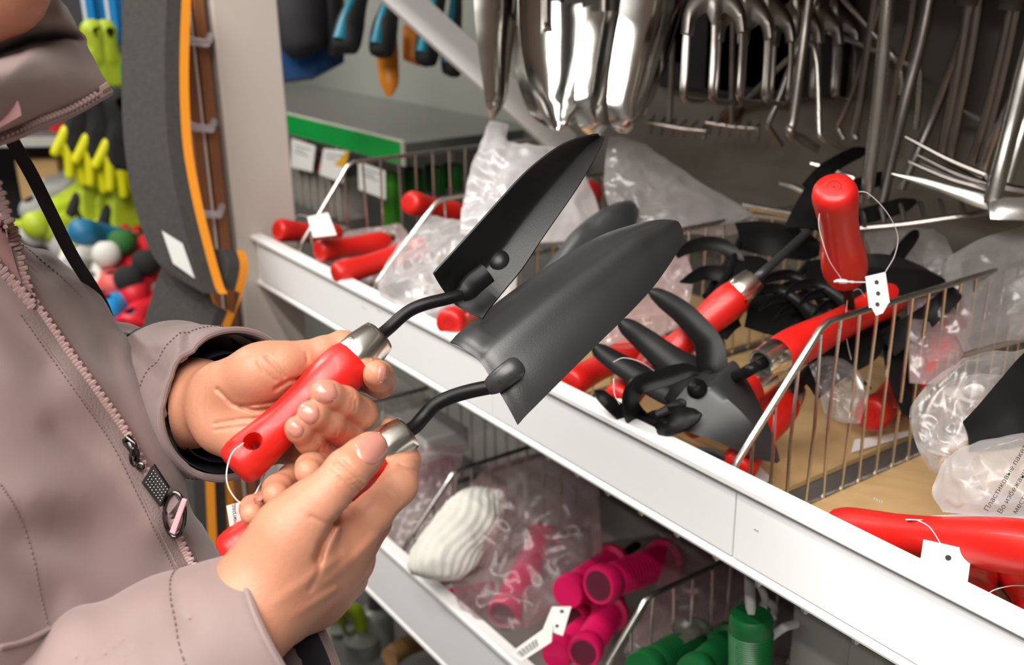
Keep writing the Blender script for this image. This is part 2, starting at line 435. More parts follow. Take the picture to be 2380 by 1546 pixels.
# ================================================================== the shelving bay
RY, RTOP, RBOT, DECK = 0.555, 1.042, 0.962, 0.966
XL, XR = -1.488, 0.45
def rail_profile(zt, zb, yb):
    return [(yb + .014, zt - .003), (yb + .012, zt), (yb - .003, zt), (yb - .006, zt - .002), (yb - .006, zt - .007), (yb - .001, zt - .011), (yb + .002, zt - .0125),
            (yb + .002, zb + .008), (yb - .002, zb + .006), (yb - .003, zb + .003), (yb - .002, zb), (yb + .014, zb)]
def store_shelf(label, zt, zb, zdeck, x0, x1, ydeep, strips, deckmat, group='store shelves of the bay'):
    r = root('store_shelf', ((x0 + x1) / 2, RY + .02, zb), label, 'shelf', group)
    g = G(); poly = rail_profile(zt, zb, RY)
    g.extrude([V(x0, y, z) for y, z in poly], (x1 - x0, 0, 0))
    g.build('price_rail', M_WHITE, r, smooth=False, bevel=0.0008)
    for a, b in strips:
        G().box((a, RY - .0012, zb + .0095), (b, RY + .0008, zt - .0135)).build('label_strip', M_LABELSTRIP, r, smooth=False)
    G().box((x0, RY + .0142, zdeck - .018), (x1, ydeep, zdeck)).build('deck', deckmat, r, smooth=False)
    return r
sh = store_shelf('upper store shelf with a wide white price rail holding the red tools', RTOP, RBOT, DECK, XL, XR, 1.066, [(-1.47, -0.83), (-.829, -.486), (-.484, .44)], M_DARKGREY)
for i in range(19):
    x = -1.02 + i * 0.0465
    g = G(); g.lathe(V(x, RY + .007, RBOT + .001), (0, 0, -1), [(0, .0026), (.004, .0026), (.0045, .0034), (.008, .0034), (.0085, .002), (.010, .002)], 10)
    g.build('rail_lug', M_STEEL, sh)
g = G()                                                            # stains and pen marks on the price rail, small flat specks
for px, py, w in ((845, 715, 30), (858, 748, 8), (880, 722, 24), (812, 770, 26), (2040, 1163, 16), (1757, 1232, 10), (1690, 1108, 6)):
    c = plane(px, py, 1, RY - .0013)
    for k in range(4):
        x = c[0] + (k - 1.5) * w * .00012; g.box((x, RY - .0016, c[2] - .0006), (x + w * .00007, RY - .0012, c[2] + .0006 + .0004 * (k % 2)))
g.build('pen_mark', mat('grey_smudge', (.45, .45, .47), rough=.8), sh, smooth=False)
lo = store_shelf('lower store shelf with a white price rail holding the pink tools', .679, .568, .590, XL, .30, 1.066, [(-1.47, -.75), (-.748, .29)], M_GREY)
o = G().box((XL - .001, .47, 1.70), (1.0, 1.0815, 1.74)).build('store_shelf', M_GREY, smooth=False)  # unseen shelf added overhead, reaching forward to shade the bay's back
tag(o, 'unseen top shelf added above the hanging steel tools to shade the back of the bay', 'shelf', 'store shelves of the bay')
# back of the bay: pale pegboard sheet
o = G().box((-1.50, 1.082, 0.0), (1.2, 1.096, 2.3)).build('back_panel', mat('pegboard_grey', (.155, .148, .130), rough=.55, noise=.08, nscale=4), smooth=False)
tag(o, 'grey back panel of the shelving bay behind the hanging steel tools', 'panel')
# the upright at the end of the rails
r = root('shelf_upright', (-1.545, .575, 0), 'tall cream steel upright where the white price rails end', 'post')
G().box((-1.60, .528, 0), (-1.490, .628, 2.4)).build('column', M_CREAM, r, smooth=False, bevel=.003)
# wooden display frame beside it
M_WOOD = mat('brown_wood_plank', (.30, .115, .045), rough=.5, noise=.35, nscale=9)
r = root('display_rack', (-1.55, .46, 0), 'brown wooden display rack standing beside the cream upright', 'rack')
def wx(px, py, x): return plane(px, py, 0, x)
for a, b, m, nm in ((436, 458, M_WOOD, 'plank'), (458.5, 466, M_CREAM, 'metal_strip'), (471, 497, M_WOOD, 'plank')):
    y0 = wx(a, 200, -1.495)[1]; y1 = wx(b, 200, -1.495)[1]
    G().box((-1.545, y0, 0), (-1.495, y1, 2.3)).build(nm, m, r, smooth=False, bevel=.002)
M_CLEAR = film('clear_plastic', (.75, .72, .78), opac=.45, gloss=.5)
for k, (px, py) in enumerate(((440, 95), (450, 295), (470, 495))):
    c = wx(px, py, -1.487)
    g = G(); g.tube([c + V(.0, -.02, .012), c + V(0.01, 0, 0), c + V(.01, .022, -.004), c + V(-.008, .034, .004)], .006, 8)
    g.build('plastic_hook', M_CLEAR, r)

# ================================================================== wire dividers
def fence(name, label, x, ztop, zbot, zfoot, ybend, y0, y1, n, group, r_top=.0032, r_w=.0016, lean=0.0):
    r = root(name, (x, y0, zbot), label, 'wire divider', group)
    g = G()
    pth = [V(x, y0, zbot - .0), V(x, y0, zfoot), V(x, y0 + .004, zfoot + .008)] + [V(x, y0 + .004 + (ybend - y0 - .004) * t, zfoot + .008 + (ztop - zfoot - .008) * t) for t in (.2, .5, .8, .95)] + [V(x, ybend + .006, ztop)] + [V(x, y, ztop) for y in np.linspace(ybend + .02, y1, 6)] + [V(x, y1 + .004, ztop - .01), V(x, y1 + .004, zbot)]
    g.tube(pth, r_top, 10); g.build('frame_wire', M_STEEL, r)
    G().tube([V(x, y0, zbot + .004), V(x, y1, zbot + .004)], r_top, 8).build('bottom_wire', M_STEEL, r)
    for i in range(n):
        y = y0 + .018 + (y1 - y0 - .03) * i / (n - 1)
        zt = ztop if y > ybend else zfoot + .008 + (ztop - zfoot - .008) * max(0, (y - y0 - .004) / (ybend - y0 - .004))
        bend = .004 * math.sin(i * 2.7)
        G().tube([V(x + .003, y, zbot + .002), V(x + .003 + bend * .4, y + lean * .5 + bend * .3, (zbot + zt) / 2), V(x + .003, y + lean, zt)], r_w, 6).build('upright_wire', M_STEEL, r)
    return r
GD = 'wire dividers standing on the upper shelf'
fence('wire_divider', 'wire divider on the upper shelf nearest the cream upright', -1.352, 1.160, DECK, 1.045, .660, .572, 1.05, 16, GD)
fence('wire_divider', 'wire divider on the upper shelf just beyond the three stacked red handles', -1.124, 1.141, DECK, 1.040, .672, .572, 1.05, 16, GD)
fence('wire_divider', 'wire divider on the upper shelf seen behind the two held trowels', -.811, 1.141, DECK, 1.030, .672, .572, 1.05, 17, GD)
fence('wire_divider', 'wire divider on the upper shelf between the black tool pile and bare cardboard', -.506, 1.141, DECK, 1.033, .672, .572, 1.05, 19, GD)
GL = 'wire dividers standing on the lower shelf'
fence('wire_divider', 'wire divider on the lower shelf left of the pink handles', -1.090, .764, .590, .668, .661, .574, 1.05, 15, GL)
fence('wire_divider', 'wire divider on the lower shelf between pink and green handles', -.678, .790, .590, .705, .645, .574, 1.05, 16, GL)
# wire mesh along the back of the upper shelf
r = root('wire_back_mesh', (-.7, 1.06, DECK), 'dark wire mesh along the back of the upper shelf', 'wire mesh')
for k, z in enumerate((1.00, 1.04, 1.10)):
    G().tube([V(-1.34, 1.062, z), V(.4, 1.062, z)], .0022, 6).build('long_wire', M_DARKGREY, r)
for i in range(80):
    x = -1.33 + i * .0218
    G().tube([V(x, 1.062, DECK + .001), V(x, 1.062, 1.10), V(x, 1.050, 1.112)], .0013, 5).build('upright_wire', M_DARKGREY, r)

# ================================================================== cardboard liners
def liner(label, x0, x1, y0, y1, z=DECK + .001, t=.005, tilt=0.0):
    o = G().box((x0, y0, z), (x1, y1, z + t)).build('cardboard_liner', M_CARD, smooth=False)
    return tag(o, label, 'cardboard', 'cardboard sheets lining the upper shelf')
liner('brown cardboard sheet under the black tool pile left of the wire divider', -.800, -.535, .571, 1.03)
liner('brown cardboard sheet under the crumpled clear bags', -.502, .30, .571, 1.03)
liner('brown cardboard sheet half hidden behind the held trowels', -1.11, -.82, .571, 1.03)
CZ = DECK + .006

# ================================================================== neighbouring bay beyond the upright (green price rail)
M_GREEN = mat('green_price_strip', (.004, .32, .055), rough=.35)
M_PANEL2 = mat('pale_grey_panel', (.36, .37, .335), rough=.5, noise=.06, nscale=6)
o = G().box((-3.4, 1.28, 0), (-1.51, 1.295, 2.4)).build('back_panel', M_PANEL2, smooth=False)
tag(o, 'pale grey back panel of the neighbouring bay behind the green price rail', 'panel')
r = root('store_shelf', (-2.2, .95, 1.06), 'grey store shelf with a green price rail in the neighbouring bay', 'shelf')
G().box((-3.0, .952, 1.085), (-1.708, 1.279, 1.115)).build('deck', mat('glossy_grey_deck', (.11, .11, .10), rough=.22), r, smooth=False, bevel=.002)
G().box((-3.0, .945, 1.072), (-1.706, .951, 1.120)).build('price_rail', M_CREAM, r, smooth=False)
G().box((-3.0, .9425, 1.075), (-1.712, .9445, 1.1175)).build('price_strip', M_GREEN, r, smooth=False)
# slanting white arm that carries the hanging tools
a, b = plane(896, -40, 0, -1.42), plane(1300, 325, 0, -1.30)
ax = unit(b - a); sd = unit(np.cross(ax, V(1, 0, 0.25))); nn = np.cross(ax, sd)
o = G().box((0, -.026, -.006), (np.linalg.norm(b - a) + .02, .026, .006), (ax, sd, nn), a).build('slanting_arm', M_WHITE, smooth=False, bevel=.002)
tag(o, 'flat white metal arm slanting down behind the shiny steel trowels', 'bracket')
# ================================================================== red-handled tools
HANDLE = [(0, .0066), (.006, .0100), (.03, .0125), (.07, .0136), (.12, .0137), (.2, .0131), (.33, .0121), (.46, .0120), (.6, .0126), (.73, .0141), (.84, .0149), (.92, .0147), (.975, .0136), (1, .0126)]
def lerp_prof(n=26):
    t = np.array([h[0] for h in HANDLE]); r = np.array([h[1] for h in HANDLE])
    s = np.concatenate([[0, .006, .015, .03, .05], np.linspace(.08, 1, n)])
    return [(a, float(np.interp(a, t, r))) for a in s]
PROF = lerp_prof()
def far_end(p0, px, py, L, sign):
    """point on pixel ray at distance L from p0 (sign +1: the farther one)"""
    r = ray(px, py); w = CAM - p0; a = r @ r; b = 2 * (r @ w); c = w @ w - L * L
    disc = max(b * b - 4 * a * c, 0.0)
    return CAM + r * ((-b + sign * math.sqrt(disc)) / (2 * a))
def red_handle(rt, p0, p1, s=1.0, hole=None, ferrule=True, flen=.021, butt_mark=True):
    """handle from butt p0 to ferrule end p1 (ferrule included in the length)"""
    ax = unit(p1 - p0); L = np.linalg.norm(p1 - p0); hl = L - (flen if ferrule else 0)
    g = G(); g.lathe(p0, ax, [(0, .0001)] + [(t * hl, r * s) for t, r in PROF], 32)
    h = g.build('handle', M_RED, rt)
    if hole is not None:
        hd = unit(hole - ax * (hole @ ax)); c = p0 + ax * .0145 * s * 1.2
        cg = G(); cg.lathe(c + hd * .02, -hd, [(0, .0080), (.008, .0052), (.014, .0030), (.045, .0030)], 20)
        cut(h, cg)
    if ferrule:
        b = p0 + ax * (hl - .002)
        g = G(); g.lathe(b, ax, [(0, .0120 * s), (0, .0131 * s), (.002, .0133 * s), (.008, .0130 * s), (.016, .0118 * s), (.0195, .0113 * s), (.0215, .0108 * s), (.0222, .0098 * s), (.0222, .0088 * s), (.012, .0086 * s)], 32)
        fo = g.build('ferrule', M_FERRULE, rt)
        for k in range(2):
            sd = unit(np.cross(ax, DD)); q = unit(-DD + ax * (DD @ ax)); e = unit(q * .75 + sd * (.75 if k == 0 else -.75))
            g = G(); g.lathe(b + ax * .0055 + e * .0122 * s, e, [(0, .0024), (.0008, .0023), (.0010, .0015), (.0003, .0012)], 10); g.build('rivet_dimple', M_FERRULE, fo)
        G().lathe(b + ax * .0165, ax, [(0, .0084 * s), (.0012, .0084 * s), (.0012, .002)], 20).build('ferrule_core', M_DARKGREY, fo)
    if butt_mark:
        g = G(); g.tube([p0 - ax * .0002 + (unit(np.cross(ax, V(.3, .2, 1))) * math.cos(q) + unit(np.cross(ax, unit(np.cross(ax, V(.3, .2, 1))))) * math.sin(q)) * .0042 * s for q in np.linspace(0, 2 * math.pi, 20)], .00022, 4); g.build('lathe_ring', mat('dark_red_line', (.28, .008, .006), rough=.5), rt)
        G().lathe(p0 + ax * .002, -ax, [(0, .0009), (.0024, .0009), (.0025, .0004)], 8).build('centre_mark', M_INK, rt)
    return ax, hl
def neck(rt, pts, r=.0042, m=None, n=28, name='neck', taper=None):
    p = spline(pts, n); return G().tube(p, r if taper is None else taper, 14).build(name, m or M_BLACK, rt)
def blade_rows(rows, bulge, nu=40, nv=15, prof=None):
    """rows: (lx, ly, ld, rx, ry, rd); bulge(u, v) offsets towards us, metres"""
    L = spline([P(*r[:3]) for r in rows], nu); Rr = spline([P(*r[3:]) for r in rows], nu)
    A = unit(L[-1] + Rr[-1] - L[0] - Rr[0]); grid = np.zeros((nu, nv, 3))
    for i in range(nu):
        S = Rr[i] - L[i]; N = unit(np.cross(S, A))
        if N @ DD > 0: N = -N
        for j in range(nv):
            v = j / (nv - 1); grid[i, j] = L[i] + S * v + N * bulge(i / (nu - 1), v * 2 - 1) * min(1, np.linalg.norm(S) / .05)
    return grid
def price_tag(rt, corners, m=None, holes=(), lines=0, thick=.0004, name='price_tag'):
    c = [np.asarray(x) for x in corners]
    n = 10; grid = [[(c[0] * (1 - v) + c[1] * v) * (1 - u) + (c[3] * (1 - v) + c[2] * v) * u for v in np.linspace(0, 1, n)] for u in np.linspace(0, 1, n)]
    o = G().sheet(grid, thick).build(name, m or M_PAPER, rt)
    nn = unit(np.cross(c[1] - c[0], c[3] - c[0]));  nn = nn if nn @ DD < 0 else -nn
    for hx, hy, r in holes:
        q = (c[0] * (1 - hx) + c[1] * hx) * (1 - hy) + (c[3] * (1 - hx) + c[2] * hx) * hy
        G().lathe(q + nn * .0006, nn, [(0, .0001), (0, r), (.0001, r), (.0001, .0001)], 12).build('punched_hole', M_INK, o, fix=False)
    return o, nn
def hang_string(rt, pts, r=.00035, n=30):
    return G().tube(spline(pts, n), r, 6).build('hang_string', M_STRING, rt)

# ---- trowel held in the far hand (we look into its hollow side)
b0 = P(541, 1092, .575); b1 = P(885, 778, .615)
r = root('garden_trowel', b0, 'black trowel held in the far hand, hollow side up, red handle with string hole', 'trowel', 'garden trowels in the hands')
HELD_A = (b0, b1)
axA, hlA = red_handle(r, b0, b1, s=1.02, hole=unit(-DD * .92 - UU * .1 - RR * .38), butt_mark=False)
neck(r, [P(876, 786, .612), P(905, 762, .617), P(945, 727, .620), P(985, 708, .621), P(1040, 694, .624), P(1072, 684, .627), P(1095, 666, .632)], .0040)
gN = G(); tb = spline([P(1070, 686, .626), P(1085, 676, .627), P(1105, 655, .630), P(1133, 633, .632)], 14)
gN.tube(tb, [.0045, .0066, .0072, .0070], 12, squash=.55, up=-DD); gN.build('weld_tab', M_BLACK, r)
rowsA = [(1006, 636, .622, 1122, 742, .640), (1012, 626, .622, 1136, 722, .641), (1050, 585, .626, 1170, 680, .645), (1100, 530, .632, 1215, 625, .650), (1160, 463, .640, 1258, 560, .657), (1215, 404, .649, 1303, 495, .665), (1262, 364, .658, 1341, 440, .673), (1305, 335, .668, 1371, 390, .682), (1345, 319, .678, 1392, 352, .690), (1375, 312, .688, 1402, 330, .697), (1390, 310, .694, 1404, 322, .700)]
def hollow(u, v):
    w = (v - .28)
    f = 1 - min(1, abs(w) / (1.28 if w < 0 else .72)) ** 1.45
    d = -.015 * f
    d -= 0.006 * math.exp(-((u - .17) / .07) ** 2 - ((v - .25) / .3) ** 2)      # pressed socket bump behind the weld
    return d
grid = blade_rows(rowsA, hollow, 56, 23)
G().sheet(grid, .0014).build('blade', M_BLADE if False else mat('black_blade_paint', (.010, .010, .011), rough=.42, spec=.45, bump=.3, bscale=1000, bdist=.0002), r)
gk = G(); gk.lathe(P(1156, 606, .655), -DD * .8 + UU * .3 - RR * .2, [(-.004, .0090), (-.001, .0088), (.0012, .0076), (.0030, .0054), (.0040, .0036), (.0043, .0004)], 24); gk.build('socket_boss', MATS['black_blade_paint'], r)
hang_string(r, [P(566, 1030, .566), P(540, 1052, .560), P(527, 1095, .556), P(530, 1130, .555), P(548, 1160, .556), P(570, 1176, .558)])
hang_string(r, [P(640, 1040, .60), P(612, 1110, .585), P(600, 1135, .572), P(588, 1158, .565)])
tg, nn = price_tag(r, [P(526, 1176, .570), P(628, 1148, .572), P(648, 1285, .575), P(540, 1262, .573)], M_PAPERGREY)
for k, (tx, sz) in enumerate((('Калининград,', .0031), ('999-111.', .0031), ('GARDEN', .0033), ('RED 320', .0031))):
    o0 = P(553 + k * 13, 1252 + k * 2, .5712)
    text_mesh(tx, sz, o0 + nn * .0009, P(549 + k * 13, 1200, .571) - P(553 + k * 13, 1252, .571), P(560, 1250, .571) - P(600, 1250, .571) if False else P(540, 1230, .571) - P(580, 1230, .571), 'printed_line', M_INK, tg).build('printed_line', M_INK, tg, smooth=False, fix=False)

# ---- trowel held in the near hand (we see its rounded back)
c0 = P(522, 1302, .566); c1 = P(953, 1002, .602)
r = root('garden_trowel', c0, 'dark grey trowel held in the near hand, rounded back towards us, shiny ferrule', 'trowel', 'garden trowels in the hands')
HELD_B = (c0, c1)
axB, hlB = red_handle(r, c0, c1, s=1.0, hole=None, butt_mark=False)
neck(r, [P(944, 1006, .598), P(966, 990, .602), P(985, 968, .605), P(1010, 942, .606), P(1045, 924, .606), P(1090, 910, .604), P(1142, 899, .602)], .0044, M_BLACK)
gN = G(); tb = spline([P(1134, 902, .602), P(1150, 892, .600), P(1172, 875, .599), P(1195, 858, .600), P(1202, 853, .602)], 16)
gN.tube(tb, [.0046, .0064, .0072, .0072, .0066], 14, squash=.75, up=-DD); wt = gN.build('weld_tab', M_BLADE, r)
for k in range(3):
    c = P(1160 + k * 12, 884 - k * 9, .5945); G().tube([c, c + (P(1166, 892, .5945) - P(1160, 884, .5945)) * .6], .0007, 6).build('weld_mark', M_BLADE, wt)
rowsB = [(1048, 793, .646, 1202, 982, .604), (1075, 772, .648, 1232, 955, .607), (1120, 737, .652, 1275, 912, .612), (1185, 686, .659, 1330, 857, .620), (1250, 640, .666, 1390, 797, .630), (1330, 588, .674, 1450, 738, .643), (1400, 551, .682, 1507, 677, .656), (1460, 530, .688, 1546, 625, .667), (1510, 518, .692, 1572, 583, .677), (1545, 516, .697, 1582, 556, .684), (1566, 520, .700, 1584, 544, .689), (1577, 527, .701, 1583, 538, .693)]
def ridge(u, v):
    k = 1 - abs(v) ** 2.1
    d = .0165 * k * (1 - .25 * u) + .004 * math.exp(-(v / .25) ** 2)
    d -= .0025 * math.exp(-(u / .05) ** 2)
    return d
grid = blade_rows(rowsB, ridge, 56, 25)
G().sheet(grid, .0014).build('blade', M_BLADE, r)
hang_string(r, [P(535, 1290, .548), P(505, 1297, .545), P(470, 1308, .55), P(440, 1325, .56)])
# ================================================================== the person: hands, arms, head and body as one mesh
def px(x, y, d): return cf(x, y, d)
def pr(r, d): return r * d / F_PX
class Hand:
    def __init__(s): s.F = None; s.palm = []; s.fing = []
    def add_palm(s, pts, k=.012): s.palm.append((pts, k))
    def finger(s, pts, k=.0035, kp=.009, ridge=None): s.fing.append((pts, k, kp))
    def solve(s):
        F = s.F
        for pts, k in s.palm:
            F.put(F.chain([px(*p[:3]) for p in pts], [pr(p[3], p[2]) for p in pts], k, .03), k)
        base = F.f.copy()
        for pts, k, kp in s.fing:
            c = [px(*p[:3]) for p in pts]; rr = [pr(p[3], p[2]) for p in pts]
            # bony joints: slightly fuller at each knuckle
            sl, d = F.chain(c, rr, k)
            sl2, d2 = F.chain(c[:2], rr[:2], k, .03)                   # only the root blends with the palm
            b2 = smin(base[sl2], d2, kp)
            F.f[sl2] = np.minimum(F.f[sl2], b2)
            F.f[sl] = smin(F.f[sl], d, .0012)
NAILS = []
def nail(F, cx, cy, dx, dy, lw, ll, dref, tol=.02):
    """cx,cy centre; (dx,dy) direction to the tip, pixels; half width, half length in pixels"""
    n = math.hypot(dx, dy); dx, dy = dx / n, dy / n; m = 11; grid = []
    ok = True
    for i in range(m):
        u = i / (m - 1) * 2 - 1; row = []
        for j in range(m):
            v = j / (m - 1) * 2 - 1
            w = lw * (1 - .18 * max(0, u) ** 3 - .30 * max(0, -u) ** 4) ; e = ll * (1 - .22 * v * v * (1 if u > 0 else .9))
            X = cx + dx * u * e - dy * v * w; Y = cy + dy * u * e + dx * v * w
            z = F.drape(X, Y, dref - tol, dref + tol)
            row.append(None if z is None else (X, Y, z, u, v))
        grid.append(row)
    zs = [c[2] for r_ in grid for c in r_ if c]
    if not zs: return
    # smooth the draped depths with a quadratic fit so that the nail is one clean dome
    A = []; B = []
    for r_ in grid:
        for c in r_:
            if c: A.append([1, c[3], c[4], c[3] ** 2, c[4] ** 2, c[3] * c[4]]); B.append(c[2])
    k, *_ = np.linalg.lstsq(np.array(A), np.array(B), rcond=None)
    G_ = []
    for i in range(m):
        row = []
        for j in range(m):
            u = i / (m - 1) * 2 - 1; v = j / (m - 1) * 2 - 1
            w = lw * (1 - .18 * max(0, u) ** 3 - .30 * max(0, -u) ** 4); e = ll * (1 - .22 * v * v * (1 if u > 0 else .9))
            X = cx + dx * u * e - dy * v * w; Y = cy + dy * u * e + dx * v * w
            z = float(np.dot(k, [1, u, v, u * u, v * v, u * v]))
            edge = max(abs(u), abs(v)) ** 6
            row.append(wf(cf(X, Y, z - .0006 + .0011 * edge * (1 if u < .5 else .5))))
        G_.append(row)
    NAILS.append(G_)

# ---------------- far (left) hand round the upper handle: palm towards us
LH = Hand()
LH.F = Field((cf(380, 740, .62)[0], cf(600, 745, .62)[1], .535), (cf(945, 800, .60)[0], cf(600, 1120, .60)[1], .70), .001)
LH.add_palm([(360, 985, .690, 92), (455, 935, .655, 86), (530, 935, .628, 74)], .02)              # wrist
LH.add_palm([(520, 905, .622, 66), (620, 880, .612, 58), (700, 880, .622, 44)], .012)             # under thumb and index
LH.add_palm([(510, 950, .620, 64), (600, 950, .618, 52), (720, 920, .628, 42)], .012)
LH.add_palm([(515, 990, .618, 58), (590, 1010, .612, 50), (700, 985, .626, 40)], .012)
LH.add_palm([(530, 1005, .614, 46), (590, 1030, .612, 42), (670, 1040, .624, 36)], .012)          # little-finger side
LH.add_palm([(545, 890, .608, 52), (600, 865, .600, 54), (660, 848, .600, 46)], .012)             # ball of the thumb
# fingers wrap behind the handle, come round its right side, tips rest on its front
LH.finger([(640, 850, .604, 46), (705, 833, .608, 39), (752, 818, .612, 35), (795, 803, .618, 33), (818, 800, .622, 28)])          # thumb
LH.finger([(720, 870, .634, 40), (830, 868, .640, 38), (884, 890, .622, 34), (880, 873, .602, 33.5), (874, 868, .590, 30)], kp=.006)         # index
LH.finger([(730, 925, .634, 40), (800, 950, .628, 39), (838, 962, .608, 38), (800, 934, .588, 35), (762, 918, .577, 33), (750, 913, .574, 30)], kp=.006)  # middle
LH.finger([(720, 985, .632, 38), (785, 1012, .624, 37), (812, 1020, .606, 35), (765, 984, .584, 33), (728, 965, .572, 31), (719, 961, .570, 28)], kp=.006)  # ring
LH.finger([(680, 1040, .628, 35), (735, 1070, .616, 34), (752, 1068, .598, 33), (718, 1024, .580, 30), (694, 1000, .569, 28), (688, 993, .567, 25)], kp=.006)  # little
LH.solve()
F = LH.F
for pix, d0, w, a in (
    ([(640, 905), (672, 885), (705, 880)], .60, .0012, .0010), ([(560, 945), (620, 938), (660, 930), (700, 915)], .60, .0010, .0008),
    ([(505, 905), (540, 940), (590, 955), (650, 950)], .60, .0012, .0010), ([(500, 985), (560, 975), (625, 972)], .60, .0010, .0007),
    ([(500, 1000), (560, 992), (610, 990)], .60, .0009, .0006), ([(620, 830), (640, 850), (660, 875)], .59, .0011, .0008), ([(600, 840), (612, 862), (640, 885)], .59, .0010, .0006),
    ([(712, 822), (715, 840)], .59, .0009, .0006), ([(478, 905), (470, 950), (480, 990)], .63, .0012, .0009), ([(492, 880), (486, 930)], .63, .001, .0006),
    ([(820, 917), (828, 935), (824, 955)], .595, .0007, .0005), ([(812, 914), (820, 935), (815, 952)], .595, .0006, .0004), ([(775, 985), (785, 1000), (780, 1012)], .595, .0007, .0005),
    ([(735, 1026), (745, 1040), (738, 1055)], .59, .0007, .0005)):
    F.groove(pix, d0, w, a * 1.45, .035)
nail(F, 757, 912, -80, -18, 24, 26, .572, .03); nail(F, 718, 962, -80, -25, 21, 24, .567, .03); nail(F, 686, 998, -60, -48, 16, 20, .563, .03); nail(F, 888, 870, 6, -40, 9, 20, .58, .035)
W1, Q1 = F.mesh()

# ---------------- near (right) hand round the lower handle: thumb on top, back of the hand to us
RHd = Hand()
RHd.F = Field((cf(430, 0, .545)[0], cf(0, 955, .545)[1], .46), (cf(1010, 0, .60)[0], cf(0, 1600, .56)[1], .655), .001)
RHd.add_palm([(480, 1560, .520, 118), (570, 1440, .525, 100), (640, 1370, .535, 98)], .02)          # wrist
RHd.add_palm([(620, 1370, .535, 92), (700, 1300, .538, 76), (790, 1262, .552, 58)], .014)           # index metacarpal
RHd.add_palm([(650, 1400, .545, 80), (740, 1340, .555, 66), (818, 1300, .570, 54)], .014)           # middle metacarpal
RHd.add_palm([(660, 1420, .558, 72), (740, 1380, .572, 58), (806, 1345, .585, 48)], .014)
RHd.add_palm([(640, 1420, .570, 66), (720, 1400, .585, 50), (770, 1378, .597, 40)], .014)
RHd.add_palm([(612, 1345, .530, 84), (668, 1250, .527, 71), (728, 1185, .527, 57)], .016)           # ball of the thumb
RHd.finger([(692, 1218, .526, 64), (748, 1160, .525, 56), (808, 1094, .528, 51), (842, 1063, .535, 45), (862, 1043, .541, 37), (866, 1040, .543, 33)], kp=.012)   # thumb
RHd.finger([(790, 1262, .552, 57), (868, 1190, .562, 45), (925, 1130, .575, 44), (940, 1072, .602, 36), (922, 1015, .614, 32), (906, 998, .616, 27)], kp=.012)  # index
RHd.finger([(810, 1300, .575, 50), (868, 1215, .600, 40), (850, 1130, .622, 36), (760, 1062, .606, 33), (722, 1088, .574, 34), (716, 1098, .562, 31)], kp=.006)      # middle
RHd.finger([(800, 1340, .590, 44), (820, 1245, .615, 38), (770, 1160, .622, 34), (680, 1112, .598, 33), (645, 1138, .565, 33), (640, 1150, .553, 30)], kp=.006)      # ring
RHd.finger([(768, 1378, .600, 38), (760, 1280, .620, 33), (700, 1210, .618, 30), (622, 1160, .588, 29), (588, 1182, .560, 29), (584, 1194, .548, 26)], kp=.006)      # little
RHd.solve()
F = RHd.F
for pix, d0, w, a in (
    ([(772, 1080), (800, 1105), (832, 1138)], .515, .0010, .0008), ([(782, 1075), (812, 1100), (840, 1128)], .515, .0009, .0007), ([(765, 1092), (795, 1118), (822, 1145)], .515, .0009, .0006), ([(800, 1068), (825, 1092), (845, 1115)], .515, .0008, .0005),
    ([(800, 1195), (775, 1220), (755, 1258), (738, 1300)], .525, .0022, .0022), ([(745, 1265), (742, 1330), (720, 1370)], .525, .0016, .0006), ([(720, 1200), (760, 1218), (790, 1215)], .52, .0010, .0006),
    ([(760, 1350), (830, 1290), (870, 1250)], .545, .003, -.0010), ([(640, 1400), (720, 1345), (800, 1290)], .535, .003, -.0008),
    ([(620, 1460), (700, 1420), (780, 1370)], .545, .0022, -.0010), ([(905, 1150), (930, 1165)], .565, .001, .0006), ([(930, 1080), (965, 1095)], .58, .001, .0006)):
    F.groove(pix, d0, w, a * 1.45, .035)
nail(F, 862, 1043, 62, -48, 31, 36, .522, .035)
W2, Q2 = F.mesh()
nail(F, 600, 1160, -60, 34, 7, 14, .56, .05)

# ---------------- coarse rest of the body: arms in the sleeves, trunk, neck, head, legs
def wc(xr, zh, dh):                                                     # right, height, distance along the floor
    return to_cf(CAM + RH * xr + FH * dh + ZZ * (zh - CAM[2]))
_fa = math.radians(10)
FACE = unit(RH * math.cos(_fa) - FH * math.sin(_fa)); SIDE = unit(-RH * math.sin(_fa) - FH * math.cos(_fa))       # person's front, person's right
HIP = CAM + RH * -.36 + FH * .575
def bw(f, s_, z): q = HIP + FACE * f + SIDE * s_; return to_cf(V(q[0], q[1], z))
B = Field((-.75, -.62, .05), (.05, 1.75, 1.35), .010)
def bp(pts, k=.03): B.put(B.chain([p[0] for p in pts], [p[1] for p in pts], k, .05), k)
bp([(bw(-.06, 0, 1.26), .065), (bw(-.02, 0, 1.05), .085), (bw(0, 0, .88), .100)], .06)
bp([(bw(-.07, .07, 1.24), .055), (bw(-.07, -.05, 1.24), .055)], .04)
bp([(bw(0, .06, .9), .085), (bw(.0, .09, .5), .062), (bw(-.02, .09, .10), .045)], .03)
bp([(bw(0, -.05, .9), .085), (bw(.0, -.08, .5), .062), (bw(-.02, -.08, .10), .045)], .03)
CH = cf(-46, -66, .520)                                                # chin
def hd(f, s_, u): return CH + to_cf(CAM + FACE * f + SIDE * s_ + ZZ * u)
bp([(bw(-.06, 0, 1.30), .052), (hd(-.075, 0, .0), .050), (hd(-.085, 0, .06), .05)], .03)   # neck
B.put(B.ell(hd(-.070, 0, .125), (.078, .100, .092), None, .05), .03)
bp([(CH, .024), (hd(-.045, .042, .028), .022), (hd(-.075, .055, .060), .022)], .03)           # jaw
bp([(CH, .024), (hd(-.045, -.042, .028), .022), (hd(-.075, -.055, .060), .022)], .03)
bp([(CH, .023), (hd(-.012, 0, .05), .040)], .03)
